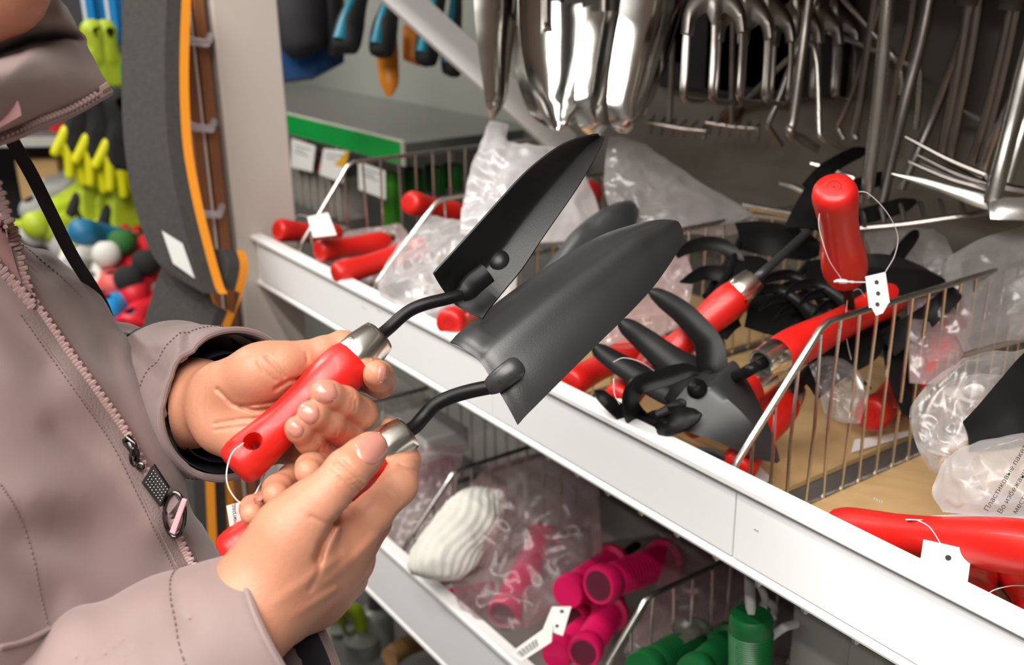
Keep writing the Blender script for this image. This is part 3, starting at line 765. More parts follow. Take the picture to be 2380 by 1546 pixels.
bp([(hd(.012, 0, .120), .008), (hd(.022, 0, .084), .0095)], .012)      # nose
bp([(hd(.014, .019, .044), .006), (hd(.024, 0, .047), .0075), (hd(.014, -.019, .044), .006)], .003); bp([(hd(.013, .016, .033), .006), (hd(.022, 0, .031), .008), (hd(.013, -.016, .033), .006)], .003)
for s_ in (1, -1): bp([(hd(-.002, .034 * s_, .128), .012), (hd(-.004, .044 * s_, .128), .010)], .006)
for s_ in (1, -1): bp([(hd(-.085, .078 * s_, .115), .012), (hd(-.08, .080 * s_, .075), .009)], .01)
shR, shL = to_cf(V(*(CAM + RH * -.485 + FH * .485)) * V(1, 1, 0) + V(0, 0, 1.215)), bw(-.07, -.08, 1.235)
elR = to_cf(P(-140, 1690, .505)); elL = to_cf(P(205, 985, .80))
bp([(shR, .040), (elR, .036), (cf(480, 1560, .520), .028)], .02)
bp([(shL, .040), (elL, .042), (cf(360, 985, .690), .029)], .02)
W3, Q3 = B.mesh()

Wb = np.vstack([W1, W2, W3]); Qb = np.vstack([Q1, Q2 + len(W1), Q3 + len(W1) + len(W2)])
person = root('person', tuple(V(HIP[0], HIP[1], 0)), 'person in a mauve zipped jacket holding up a black trowel in each hand', 'person')
g = G(); g.v = [tuple(p) for p in Wb]; g.f = [tuple(q) for q in Qb.tolist()]
body = g.build('body', M_SKIN, person, fix=False)
try: body.data.attributes.remove(body.data.attributes['sharp_edge'])
except Exception: pass
for gr in NAILS:
    G().sheet(gr, .0004).build('fingernail', M_NAIL, person)

M_EYE = mat('eye_white', (.75, .72, .70), rough=.2); M_IRIS = mat('brown_iris', (.06, .03, .015), rough=.15); M_BROW = mat('brown_brow', (.07, .04, .025), rough=.8)
for s_ in (1, -1):
    c = wf(hd(.004, .034 * s_, .127)); G().lathe(c - FACE * .007, FACE, [(0, .004), (.004, .0095), (.009, .0085), (.0125, .004), (.0132, .0003)], 14).build('eye', M_EYE, person)
    G().lathe(c + FACE * .0052, FACE, [(0, .0042), (.0010, .0036), (.0012, .0003)], 12).build('iris', M_IRIS, person)
    G().tube(spline([wf(hd(.004, .016 * s_, .150)), wf(hd(.008, .034 * s_, .156)), wf(hd(-.006, .052 * s_, .150))], 10), [.002, .0036, .0018], 6).build('eyebrow', M_BROW, person)
# ================================================================== the jacket
def build_field(Fd, name, m, parent):
    W, Q = Fd.mesh(); g = G(); g.v = [tuple(p) for p in W]; g.f = [tuple(q) for q in Q.tolist()]
    o = g.build(name, m, parent, fix=False)
    try: o.data.attributes.remove(o.data.attributes['sharp_edge'])
    except Exception: pass
    return o
ZIPX = [(-80, 430), (-5, 560), (78, 710), (150, 810), (225, 915), (290, 1010), (350, 1130), (440, 1315), (500, 1440)]
def zipd(y): return .600
T = Field(cf(-160, 0, .60) * V(1.55, 0, 0) + V(-.15, -.165, .335), V(-.150, .52, .84), .005)
X, Y, Z = T.grid(tuple(slice(None) for _ in range(3)))
Wx = CAM[0] + X * RR[0] - Y * UU[0] + Z * DD[0]; Wy = CAM[1] + X * RR[1] - Y * UU[1] + Z * DD[1]; Wz = CAM[2] + X * RR[2] - Y * UU[2] + Z * DD[2]
zs, cx_, cy_, af = [], [], [], []
for (x, y), a in zip(ZIPX, (.070, .100, .126, .138, .138, .130, .125, .115, .11)):
    w = P(x, y, zipd(y)); c = w - FACE * .135; zs.append(w[2]); cx_.append(c[0]); cy_.append(c[1]); af.append(a)
zs, cx_, cy_, af = [np.array(v)[::-1] for v in (zs, cx_, cy_, af)]
ccx = np.interp(Wz, zs, cx_); ccy = np.interp(Wz, zs, cy_); A_far = np.interp(Wz, zs, af)
top = np.clip((Wz - 1.24) / .10, 0, 1); A_far = A_far * (1 - .35 * top)
u = (Wx - ccx) * SIDE[0] + (Wy - ccy) * SIDE[1]; v = (Wx - ccx) * FACE[0] + (Wy - ccy) * FACE[1]
A_near = .185 * (1 - .3 * top); Bf = .135 * (1 - .25 * top)
q = np.sqrt((u / np.where(u > 0, A_near, A_far)) ** 2 + (v / Bf) ** 2)
ft = (q - 1) * .115
# gentle folds of the cloth
ft += .0030 * np.sin(38 * (Wz + .35 * u) + 3 * np.sin(9 * u)) * np.clip((Wz - 1.0) * 4, .2, 1)
ft += .0022 * np.sin(61 * (Wz - .55 * u) + 2 * np.sin(17 * v))
ft = np.maximum(ft, (Wz - 1.345)); ft = np.maximum(ft, .985 - Wz) if False else ft
T.f = ft.astype(np.float32)
T.put(T.chain([to_cf(w) for w in (V(*(CAM + RH * -.43 + FH * .66)) * V(1, 1, 0) + V(0, 0, 1.27), P(215, 1010, .80))], [.050, .056], .03, .05), .035)   # far upper arm
T.put(T.chain([to_cf(w) for w in (V(*(CAM + RH * -.50 + FH * .47)) * V(1, 1, 0) + V(0, 0, 1.26), P(-260, 1480, .50))], [.070, .075], .03, .05), .04)        # near upper arm
for pix, d0, w, a in (
    ([(-60, 690), (30, 760), (110, 840)], .59, .012, .008), ([(130, 1000), (230, 1090), (330, 1190)], .60, .008, .004), ([(-60, 1330), (60, 1370), (110, 1400)], .58, .014, .007), ([(-40, 800), (60, 870), (150, 930), (235, 1010)], .60, .018, .009), ([(-40, 730), (70, 800), (170, 900)], .60, .022, -.005),
    ([(20, 900), (130, 960), (220, 1040)], .6, .022, -.004), ([(330, 840), (345, 950), (380, 1060), (430, 1200)], .62, .007, .005), ([(300, 800), (330, 930), (400, 1120)], .62, .007, -.003),
    ([(60, 1240), (150, 1240), (280, 1250), (380, 1290)], .6, .018, .009), ([(100, 1180), (230, 1170), (330, 1200)], .6, .024, -.005),
    ([(-60, 940), (40, 990), (140, 1060), (230, 1150)], .59, .020, .006), ([(-60, 1040), (60, 1090), (180, 1150)], .585, .024, -.004), ([(240, 820), (290, 930), (330, 1030)], .61, .007, .003), ([(40, 480), (60, 560), (110, 620)], .63, .008, .005), ([(70, 500), (110, 590)], .63, .006, -.004), ([(150, 640), (200, 720), (260, 850)], .62, .006, .003)):
    T.groove(pix, d0, w, a, .22)
torso = build_field(T, 'jacket_front', M_JACKET, person)

def drape_line(Fd, pix, n, off, lo=None, hi=None):
    pts = spline(np.array(pix, float), n); out = []
    for x, y in pts:
        z = Fd.drape(x, y, lo, hi)
        if z is not None: out.append((x, y, z))
    if len(out) > 4:
        o = np.array(out); k = np.ones(5) / 5; zp = np.pad(o[:, 2], 2, mode='edge'); o[:, 2] = np.convolve(zp, k, 'valid')
        return [wf(cf(x, y, z - off)) for x, y, z in o]
    return []
def seam(Fd, pix, name, m, r=.0006, n=60, off=.0004):
    p = drape_line(Fd, pix, n, off)
    if len(p) > 4: G().tube(p, r, 6).build(name, m, person)
def stitches(Fd, pix, n, m, parent, ln=.6):
    p = drape_line(Fd, pix, n * 2, .0005); g = G()
    for i in range(0, len(p) - 1, 2): g.tube([p[i], p[i] * (1 - ln) + p[i + 1] * ln if False else p[i + 1]], .00045, 5)
    if len(p) > 4: g.build('stitching', m, parent)
ZC = [(78, 710), (150, 812), (225, 917), (290, 1012), (350, 1130), (400, 1235), (446, 1325)]
def shift(pix, dx, dy): return [(x + dx, y + dy) for x, y in pix]
def ribbon_drape(Fd, pix, half, off, n, nv=5):
    c = spline(np.array(pix, float), n); g_ = []
    for i in range(n):
        t = c[min(i + 1, n - 1)] - c[max(i - 1, 0)]; t = t / np.hypot(*t); nn_ = np.array([-t[1], t[0]]); row = []
        for k in range(nv):
            e = (k / (nv - 1) * 2 - 1) * half; z = Fd.drape(*(c[i] + nn_ * e)); row.append((*(c[i] + nn_ * e), z))
        g_.append(row)
    zz = np.array([[c_[2] if c_[2] else np.nan for c_ in r_] for r_ in g_]); zz = np.where(np.isnan(zz), np.nanmean(zz), zz)
    ker = np.ones(5) / 5; zz = np.apply_along_axis(lambda a: np.convolve(np.pad(a, 2, mode='edge'), ker, 'valid'), 0, zz)
    return [[wf(cf(c_[0], c_[1], zz[i, k] - off)) for k, c_ in enumerate(r_)] for i, r_ in enumerate(g_)]
zt = G().sheet(ribbon_drape(T, shift(ZC, -8, 7), 19, .0012, 60, 7), .0012).build('zip_tape', M_JTAPE, person)
def teeth(pix, n, name, off=.0028, w=9, ln=24):
    c = spline(np.array(pix, float), n); g = G()
    zz = [T.drape(x, y) for x, y in c]; zz = [z if z else .6 for z in zz]; zz = np.convolve(np.pad(zz, 3, mode='edge'), np.ones(7) / 7, 'valid')
    for i in range(n):
        t = c[min(i + 1, n - 1)] - c[max(i - 1, 0)]; t = t / np.hypot(*t); s_ = 1 if i % 2 else -1
        nn_ = np.array([-t[1], t[0]])
        a = wf(cf(*(c[i] + nn_ * (s_ * 3 - ln * .5)), zz[i] - off)); b = wf(cf(*(c[i] + nn_ * (s_ * 3 + ln * .5)), zz[i] - off))
        g.tube([a, a * .75 + b * .25, a * .25 + b * .75, b], [.0011, .0018, .0018, .0011], 6)
    return g.build(name, M_JTEETH, person)
teeth(shift(ZC, 2, -2), 88, 'zip_teeth')
teeth([(-30, 380), (0, 450), (18, 510), (38, 570), (55, 640), (72, 700)], 30, 'zip_teeth')
teeth([(-60, 560), (-20, 600), (20, 645), (50, 680), (76, 712)], 20, 'zip_teeth')
lg = [[(x0 * (1 - t) + x1 * t, y0 * (1 - t) + y1 * t) for t in np.linspace(0, 1, 7)] for (x0, y0), (x1, y1) in zip(spline(np.array([(-55, 545), (-18, 588), (18, 632), (48, 668), (66, 695)], float), 14), spline(np.array([(-25, 420), (0, 480), (18, 540), (38, 620), (66, 694)], float), 14))]
gg = [[wf(cf(x, y, (T.drape(x, y) or .6) - .0015)) for x, y in r_] for r_ in lg]
G().sheet(gg, .001).build('jacket_lining', M_JPINK, person)
stitches(T, shift(ZC, -31, 20), 70, M_JSEAM, person)
stitches(T, [(0, 545), (40, 560), (90, 600), (150, 650), (188, 690)], 26, M_JSEAM, person)
stitches(T, [(0, 1125), (40, 1190), (75, 1290), (95, 1390), (118, 1480)], 34, M_JSEAM, person)
stitches(T, [(395, 1195), (425, 1250), (455, 1310)], 16, M_JSEAM, person)
seam(T, [(0, 1505), (60, 1490), (118, 1462)], 'pocket_edge', M_JACKET, .0016)

# ---- zip pull
zb = T.drape(298, 1035) - .003
def zp(x, y, o=0.0): return wf(cf(x, y, zb - o))
sl = G(); sl.tube([zp(292, 1018), zp(298, 1030), zp(310, 1068), zp(314, 1080)], [.0030, .0046, .0040, .0026], 12, squash=.6, up=-DD)
so = sl.build('zip_slider', M_GUN, person)
G().tube([zp(290, 1024, .003), zp(298, 1016, .0075), zp(312, 1030, .008), zp(320, 1055, .006), zp(316, 1070, .003)], .0014, 8).build('slider_bridge', M_GUN, so)
G().tube([zp(312 + 9 * math.cos(t), 1062 + 20 * math.sin(t), .006) for t in np.linspace(0, 6.28, 22)], .0009, 6).build('link_ring', M_GUN, so)
G().tube([zp(326 + 8 * math.cos(t), 1084 + 7 * math.sin(t), .006) for t in np.linspace(0, 6.28, 16)], .0009, 6).build('link_ring', M_GUN, so)
# dotted metal plate hanging from the ring
pa, pb, pc, pd = zp(340, 1080, .009), zp(358, 1076, .006), zp(392, 1134, .006), zp(374, 1166, .009)
tl_, tr_, br_, bl_ = zp(328, 1122, .009), zp(356, 1078, .008), zp(393, 1135, .007), zp(372, 1180, .009)
ux = unit(tr_ - tl_); uy = unit(bl_ - tl_); nz_ = unit(np.cross(ux, uy)); nz_ = nz_ if nz_ @ DD < 0 else -nz_
pl_ = G().extrude([tl_, tr_, br_, bl_], -nz_ * .0035).build('zip_pull_plate', mat('dark_gunmetal', (.05, .048, .048), rough=.3, metal=.9), person, smooth=False, bevel=.0005)
g = G()
for i in range(5):
    for j in range(8):
        c = tl_ + (tr_ - tl_) * (.2 + .15 * i) + (bl_ - tl_) * (.14 + .105 * j)
        g.lathe(c - nz_ * .0002, nz_, [(0, .00035), (.0003, .0003), (.0004, .0001)], 6)
g.build('dot_pattern', mat('pale_dots', (.55, .5, .48), rough=.3, metal=.8), pl_)
G().extrude([zp(376, 1166, .005), zp(398, 1140, .004), zp(416, 1166, .004), zp(392, 1196, .005)], -nz_ * .0015).build('zip_pull_strap', M_JTAPE, person, smooth=False)
G().tube([zp(412 + 24 * math.cos(t) - 6, 1196 + 52 * math.sin(t) * (1 if math.cos(t) > -.3 else .95), .005) for t in np.linspace(0, 6.28, 30)], .0012, 8).build('zip_pull_ring', M_GUN, person)
G().extrude([zp(423, 1158, .008), zp(435, 1162, .008), zp(406, 1244, .008), zp(393, 1238, .008)], -nz_ * .003).build('zip_pull_bar', M_PINKBAR, person, smooth=False, bevel=.0006)

# ---- collar standing round the chin
rows = [[(-260, -30, .55), (-150, -60, .56), (0, -40, .56), (80, -18, .535), (130, -6, .56), (156, 16, .585)],
        [(-260, 40, .53), (-150, 70, .535), (0, 84, .535), (70, 68, .545), (140, 52, .56), (182, 66, .588)],
        [(-260, 110, .57), (-150, 146, .57), (0, 122, .580), (70, 97, .592), (140, 86, .592), (194, 88, .592)],
        [(-260, 130, .46), (-150, 168, .46), (0, 148, .498), (70, 120, .527), (140, 101, .56), (204, 106, .590)],
        [(-260, 190, .45), (-150, 226, .447), (0, 200, .482), (80, 176, .515), (150, 160, .545), (226, 150, .585)],
        [(-260, 300, .45), (-150, 318, .46), (0, 285, .490), (90, 250, .523), (170, 222, .552), (250, 190, .585)],
        [(-260, 345, .47), (-150, 362, .475), (0, 316, .502), (90, 282, .53), (170, 250, .558), (253, 204, .588)]]
fine = [spline([cf(*p) for p in r_], 60) for r_ in rows]
fine = np.stack([spline([fine[i][j] for i in range(len(rows))], 44) for j in range(60)], 1)
for i in range(44):
    for j in range(60):
        fine[i, j, 2] += .0035 * mnoise.noise(Vector((j * .13, i * .17, 3.1))) * (0 if i > 40 else 1) + .006 * math.exp(-((i - 33 - (j - 30) * .22) / 2.4) ** 2) * math.exp(-((j - 28) / 8) ** 2) - .004 * math.exp(-((i - 30 - (j - 30) * .25) / 2.6) ** 2) * math.exp(-((j - 30) / 9) ** 2) + .004 * math.exp(-((i - 38) / 2.0) ** 2) * math.exp(-((j - 38) / 7) ** 2)
co = G().sheet([[wf(p) for p in r_] for r_ in fine], .0030).build('collar', M_JACKET, person)
ed = [fine[43][j] for j in range(60)]
G().tube([wf(p + V(0, .002, -.0005)) for p in ed], .0032, 8).build('collar_piping', M_JACKET, person)
g = G()
edp = spline(np.array([p for p in ed]), 47)
for i in range(44):
    p = edp[i]; t = unit(edp[i + 1] - p); n_ = unit(np.cross(t, V(0, 0, 1)))
    a = p + V(0, .001, -.0052) - n_ * .0030; b = p + V(0, .001, -.0052) + n_ * .0030
    g.tube([wf(a), wf(a * .7 + b * .3), wf(a * .3 + b * .7), wf(b)], [.0010, .0016, .0016, .0010], 6)
g.build('zip_teeth', M_JTEETH, person)
e0 = edp[44]; e1 = edp[46]
G().tube([wf(e0 + V(0, 0, -.004)), wf(e1 + V(0, 0, -.004))], [.0026, .0028], 8).build('zip_end_stop', mat('tan_zip_stop', (.42, .30, .26), rough=.4), person)
G().sheet([[P(x0 * (1 - t) + x1 * t, y0 * (1 - t) + y1 * t, .478 + .02 * t) for t in np.linspace(0, 1, 8)] for (x0, y0), (x1, y1) in zip(spline([(-150, 210), (-100, 260), (-60, 330)], 8), spline([(2, 188), (40, 232), (50, 268)], 8))], .002).build('collar_lining', M_JPINK, person)

# back of the collar, closing the ring behind the neck
nb = wf((to_cf(CAM) * 0) + cf(-46, -66, .520)) - FACE * .070
g_ = []
for t in np.linspace(0, 1, 9):
    z = 1.325 + .105 * t; row = []
    for q in np.linspace(.62 * math.pi, 1.55 * math.pi, 30):
        rr_ = .098 - .012 * t + .004 * math.sin(7 * q + 5 * t)
        row.append(V(nb[0], nb[1], 0) + FACE * (rr_ * math.cos(q) - .012) + SIDE * rr_ * 1.02 * math.sin(q) + ZZ * z)
    g_.append(row)
G().sheet(g_, .004).build('collar_back', M_JACKET, person)
# ---- sleeves
def sleeve(pts, rs, cut_c, cut_n, res, name, folds, shell=.004):
    pts = [np.array(p) for p in pts]; m = max(rs) + .03
    lo = np.min(pts, 0) - m; hi = np.max(pts, 0) + m
    S = Field(lo, hi, res); S.put(S.chain(pts, rs, .03, .06))
    X, Y, Z = S.grid(tuple(slice(None) for _ in range(3)))
    along = (X - cut_c[0]) * cut_n[0] + (Y - cut_c[1]) * cut_n[1] + (Z - cut_c[2]) * cut_n[2]
    S.f += (.0014 * np.sin(190 * along + 60 * Y) * np.clip(-along * 14 - .25, 0, 1) + .0016 * np.sin(95 * along + 40 * (X + Z)) * np.clip(-along * 12 - .3, 0, 1)).astype(np.float32)
    for f_ in folds: S.groove(*f_)
    outer = S.f.copy()
    S.f = np.maximum(np.maximum(outer, -(outer + shell)), along.astype(np.float32))
    o = build_field(S, name, M_JACKET, person); S.outer = outer
    return S, o
# far sleeve: comes from behind the trunk, opens towards us and to the right
cc = cf(540, 940, .655); cn = unit(V(.70, .10, -.70))
S1, o1 = sleeve([cc + cn * .03, cc, cc - cn * .06 + V(-.003, .006, 0), cc - cn * .16 + V(-.01, .026, -.02), cf(190, 1010, .80)], [.0425, .0425, .046, .055, .062], cc, cn, .0022, 'sleeve',
    [([(440, 790), (428, 860), (380, 930)], .67, .004, .003, .08), ([(385, 960), (415, 975), (440, 975)], .64, .003, .003, .06), ([(360, 830), (390, 900)], .69, .006, .004, .08), ([(420, 780), (410, 850)], .68, .004, -.002, .08)])
e1_ = unit(np.cross(cn, V(0, 1, 0))); e2_ = np.cross(cn, e1_)
def ring_tube(c, n_, r0, r1, l, name, m):
    a_ = unit(np.cross(n_, V(0, 1, 0))); b_ = np.cross(n_, a_)
    grid = [[wf(c - n_ * (l * t) + (a_ * math.cos(q) + b_ * math.sin(q)) * (r0 + (r1 - r0) * t)) for q in np.linspace(0, 2 * math.pi, 41)] for t in np.linspace(0, 1, 10)]
    return G().sheet(grid, .0008).build(name, m, person)
def radii(S, c, n_, n=73, lo=.03, hi=.075):
    """outer radius of a sleeve all round, at c"""
    a_ = unit(np.cross(n_, V(0, 1, 0))); b_ = np.cross(n_, a_); keep = S.f; S.f = S.outer; out = []
    for q in np.linspace(0, 2 * math.pi, n):
        e = a_ * math.cos(q) + b_ * math.sin(q); r_ = lo
        while r_ < hi and S.sample(c + e * r_) < 0: r_ += .0006
        out.append((e, r_))
    S.f = keep; return out
def hem(S, c, n_, inset, t, name='cuff_hem'):
    G().tube([wf(c + e * (r_ - inset)) for e, r_ in radii(S, c - n_ * .001, n_)], t, 8).build(name, M_JACKET, person)
def cuff_stitch(S, c, n_, par):
    rr = radii(S, c, n_, 225); g = G()
    for i in range(0, 224, 2): g.tube([wf(c + rr[i][0] * (rr[i][1] + .0003)), wf(c + rr[i + 1][0] * (rr[i + 1][1] + .0003))], .0004, 5)
    g.build('stitching', M_JSEAM, par)
hem(S1, cc - cn * .0005, cn, .0021, .0022)
cuff_stitch(S1, cc - cn * .026, cn, o1)
ring_tube(cc - cn * .0025, cn, .0455, .0430, .10, 'sleeve_lining', M_LINING)
ring_tube(cc - cn * .010 + V(.001, .004, .004), cn, .0365, .0350, .09, 'knit_cuff', M_NAVY)
# near sleeve: comes from the lower left
cc2 = cf(696, 1476, .545); cn2 = unit(cf(690, 1360, .560) - cf(560, 1490, .536))
cn2 = unit(V(.86, -.50, .05))
S2, o2 = sleeve([cc2 + cn2 * .03, cc2, cf(508, 1550, .532), cf(345, 1640, .52), cf(60, 1820, .51), cf(-200, 1700, .50)], [.0415, .0425, .046, .052, .060, .068], cc2, cn2, .0025, 'sleeve',
    [([(100, 1560), (260, 1480), (420, 1440)], .49, .012, .003, .08), ([(230, 1400), (250, 1470), (270, 1540)], .49, .008, .002, .08), ([(420, 1380), (430, 1440)], .50, .006, .0015, .06)])
cuff_stitch(S2, cc2 - cn2 * .034, cn2, o2)
hem(S2, cc2 - cn2 * .0005, cn2, .0021, .0022)
ring_tube(cc2 - cn2 * .0025, cn2, .0450, .0430, .08, 'sleeve_lining', M_LINING)
# trousers, shoes, hair (beyond the frame)
g = G()
for s_ in (.06, -.05): g.tube([wf(bw(0, s_, .95)), wf(bw(0, s_ * 1.3, .5)), wf(bw(-.02, s_ * 1.5, .10))], [.105, .080, .075], 20)
g.build('trousers', mat('dark_trousers', (.03, .03, .04), rough=.8), person)
for s_ in (.09, -.08): G().tube([wf(bw(-.08, s_, .045)), wf(bw(-.02, s_, .05)), wf(bw(.09, s_, .035)), wf(bw(.15, s_, .03))], [.035, .045, .040, .022], 16).build('shoe', M_LINING, person)
hc = wf(hd(-.085, 0, .135)); g = G()
n_, m_ = 20, 28
g.sheet([[hc + (FACE * (.098 * math.sin(a) * math.cos(b) - .012 * (1 + math.cos(a))) + SIDE * .090 * math.sin(a) * math.sin(b) + ZZ * .112 * math.cos(a)) for b in np.linspace(.75, 2 * math.pi - .75, m_)] for a in np.linspace(.05, 2.1, n_)], .006)
g.build('hair', mat('brown_hair', (.09, .05, .03), rough=.5, noise=.4, nscale=90), person)
# black bag strap hanging in front of the chest
b_ = [P(-10, 250, .60), P(25, 322, .615), P(75, 410, .635), P(120, 500, .65), P(165, 590, .665), P(205, 655, .68), P(235, 705, .70), P(250, 740, .72)]
c = spline(b_, 40); w_ = unit(np.cross(c[-1] - c[0], DD)); w_ = unit(w_ * .9 + DD * .4)
o = G().sheet([[p - w_ * .0042, p, p + w_ * .0042] for p in c], .0018).build('bag_strap', M_STRAP, None)
tag(o, 'thin black bag strap slanting down in front of the mauve jacket', 'strap')
# ================================================================== red handled tools lying in the wire bays
def tine(rt, pts, ws, name='tine', m=None, thick=.0022, dish=.18, N=None, n=26, nv=5, d_w=None):
    """flat dished prong along pixel points (px, py, distance); ws widths in pixels along it"""
    c = spline([P(*p) for p in pts], n); dd = np.interp(np.linspace(0, 1, n), np.linspace(0, 1, len(pts)), [p[2] for p in pts])
    w = np.interp(np.linspace(0, 1, n), np.linspace(0, 1, len(ws)), ws) * dd / F_PX * .5
    Nr = -DD if N is None else unit(N); grid = []
    for i in range(n):
        T_ = unit(c[min(i + 1, n - 1)] - c[max(i - 1, 0)]); S = np.cross(T_, Nr); S = unit(S); NN = unit(np.cross(S, T_))
        grid.append([c[i] + S * w[i] * e - NN * (1 - e * e) * w[i] * dish for e in np.linspace(-1, 1, nv)])
    return G().sheet(grid, thick).build(name, m or M_BLACK, rt)
def plate(rt, rows, name='hoe_blade', m=None, fold=.006, thick=.0022, nu=20, nv=9, sharp=1.2):
    grid = blade_rows(rows, lambda u, v: fold * (1 - abs(v) ** sharp), nu, nv)
    return G().sheet(grid, thick).build(name, m or M_BLACK, rt)
GR = 'red handled hand tools lying in the wire bays'
def tool(name, label, cat, p0, px1, py1, L=.138, s=1.18, sign=1, hole=None, mark=True, flen=.024, ferrule=True, group=GR):
    p1 = far_end(p0, px1, py1, L, sign)
    rt = root(name, p0, label, cat, group)
    ax, hl = red_handle(rt, p0, p1, s, hole=hole, butt_mark=mark, flen=flen, ferrule=ferrule)
    return rt, p0, p1, ax
# --- bay nearest the upright: three stacked handles and one farther back
def tail(rt, p1, ax, l=.10, drop=.05, w=.026):
    """shaft and a small black hoe blade sunk in the pile"""
    e = p1 + ax * l - ZZ * drop
    neck(rt, [p1 - ax * .008, p1 + ax * .012, p1 + ax * (l * .5) - ZZ * drop * .25, e], .0042, n=16)
    S = unit(np.cross(ax, ZZ))
    g = [[e + S * w * v * (1 - .5 * u) + unit(ax - ZZ) * (.055 * u) - ZZ * .004 * v * v for v in np.linspace(-1, 1, 7)] for u in np.linspace(0, 1, 7)]
    G().sheet(g, .002).build('hoe_blade', M_BLACK, rt)
rt, p0, p1, ax = tool('hand_hoe', 'red handle with a white tag, butt beside the cream upright', 'hand tool', plane(642, 534, 1, .568), 812, 550, .140, 1.28); tail(rt, p1, ax, .09, .02)
H1 = rt
tg, nn = price_tag(rt, [plane(714, 504, 1, .572), plane(762, 494, 1, .580), plane(782, 546, 1, .560), plane(728, 552, 1, .552)], holes=((.5, .18, .0022),))
hang_string(rt, [p0 + ax * .03 + ZZ * .018, plane(700, 500, 1, .575), plane(736, 514, 1, .574)])
rt, p0, p1, ax = tool('hand_hoe', 'red handle stacked in the middle of three beside the cream upright', 'hand tool', plane(737, 583, 1, .562), 930, 562, .140, 1.22); tail(rt, p1, ax, .08, .02)
rt, p0, p1, ax = tool('hand_hoe', 'red handle stacked in front of three, butt hanging over the price rail', 'hand tool', plane(776, 640, 1, .548), 990, 578, .140, 1.25, ferrule=False); tail(rt, p1, ax, .08, .03)
rt, p0, p1, ax = tool('hand_hoe', 'lone red handle lying high behind the second wire divider', 'hand tool', plane(950, 470, 1, .70), 1068, 500, .135, 1.30, ferrule=False); tail(rt, p1, ax, .08, .06)
# --- second bay, behind the held trowels
rt, p0, p1, ax = tool('hand_hoe', 'red handle with a string hole poking out under the upper held trowel', 'hand tool', plane(1042, 752, 1, .556), 1130, 706, .135, 1.25, hole=unit(RR * .85 + UU * .5)); tail(rt, p1, ax, .08, .02)
rt, p0, p1, ax = tool('hand_hoe', 'red handle glimpsed behind the tip of the upper held trowel', 'hand tool', plane(1362, 492, 1, .84), 1372, 430, .10, 1.25, sign=1); tail(rt, p1, ax, .07, .1)
rt = root('garden_trowel', plane(1360, 600, 1, .75), 'grey trowel blade lying in the bay behind the two held trowels', 'trowel', 'spare trowels in the bays')
plate(rt, [(1255, 640, 1.08, 1330, 690, 1.06), (1290, 600, 1.10, 1370, 640, 1.08), (1330, 545, 1.13, 1430, 590, 1.10), (1385, 500, 1.16, 1465, 545, 1.13), (1430, 476, 1.18, 1478, 510, 1.16), (1455, 470, 1.19, 1482, 492, 1.18)], 'blade', M_BLADE, .012, sharp=2)
neck(rt, [P(1290, 668, 1.07), P(1262, 690, 1.05), P(1240, 720, 1.03)], .004)
# --- main bay
q = plane(1322, 892, 1, .575)
rt, p0, p1, ax = tool('hand_cultivator', 'red handle lying lowest behind the price rail, under the black three pronged head', 'hand tool', q, 1498, 800, .150, 1.10); tail(rt, p1, ax, .08, .03)
q1 = P(1765, 640, .985)
q0 = P(1500, 872, .980)
rt = root('hand_cultivator', q0, 'glossy red handle standing slanted behind the black prongs, long grey shaft', 'hand tool', GR)
red_handle(rt, q0, q1, 1.18, flen=.026)
ax = unit(q1 - q0)
neck(rt, [q1 - ax * .01, q1 + ax * .01, P(1830, 583, 1.04), P(1884, 532, 1.10)], .0044, mat('grey_shaft', (.05, .052, .055), rough=.4, metal=.4))
tine(rt, [(1884, 532, 1.10), (1905, 512, 1.12), (1918, 540, 1.13)], [18, 26, 20])
q1 = P(1758, 852, .868)
q0 = P(2085, 686, .975)
rt = root('hand_cultivator', q0, 'red handle leaning over the wire divider with its shiny ferrule low in front', 'hand tool', GR)
red_handle(rt, q0, q1, 1.20, flen=.026); ax = unit(q1 - q0)
neck(rt, [q1 - ax * .012, q1 + ax * .008, P(1728, 868, .885), P(1690, 882, .950)], .0052)
LEAN = (q0, q1)
hang_string(rt, [P(1965, 745, .915), P(1972, 690, .91), P(1995, 672, .915), P(2010, 690, .925)])
hang_string(rt, [P(1962, 745, .912), P(1970, 800, .93), P(1982, 850, .94)])
q1 = P(1850, 895, .985)
q0 = P(1706, 1098, .905)
rt = root('hand_cultivator', q0, 'red handle under the black pointed hoe blade, butt low by the price rail', 'hand tool', GR)
red_handle(rt, q0, q1, 1.22, flen=.026); ax = unit(q1 - q0); tail(rt, q1, ax, .08, .02)
q1 = P(1800, 866, .955); q0 = P(1590, 990, .925)
rt = root('hand_cultivator', q0, 'dark red handle deep in the pile below the shiny ferrule', 'hand tool', GR)
red_handle(rt, q0, q1, 1.15, flen=.024); tail(rt, q1, unit(q1 - q0), .07, .02)
q1 = P(1575, 785, 1.05); q0 = P(1432, 938, .955)
rt = root('hand_cultivator', q0, 'red handle crossing behind the lower two of the black prongs', 'hand tool', GR)
red_handle(rt, q0, q1, 1.22, flen=.024); tail(rt, q1, unit(q1 - q0), .06, .02)
hang_string(rt, [P(1425, 842, .86), P(1450, 832, .86), P(1490, 842, .86), P(1520, 862, .87)]); hang_string(rt, [P(1426, 880, .85), P(1428, 915, .84), P(1440, 940, .84)])
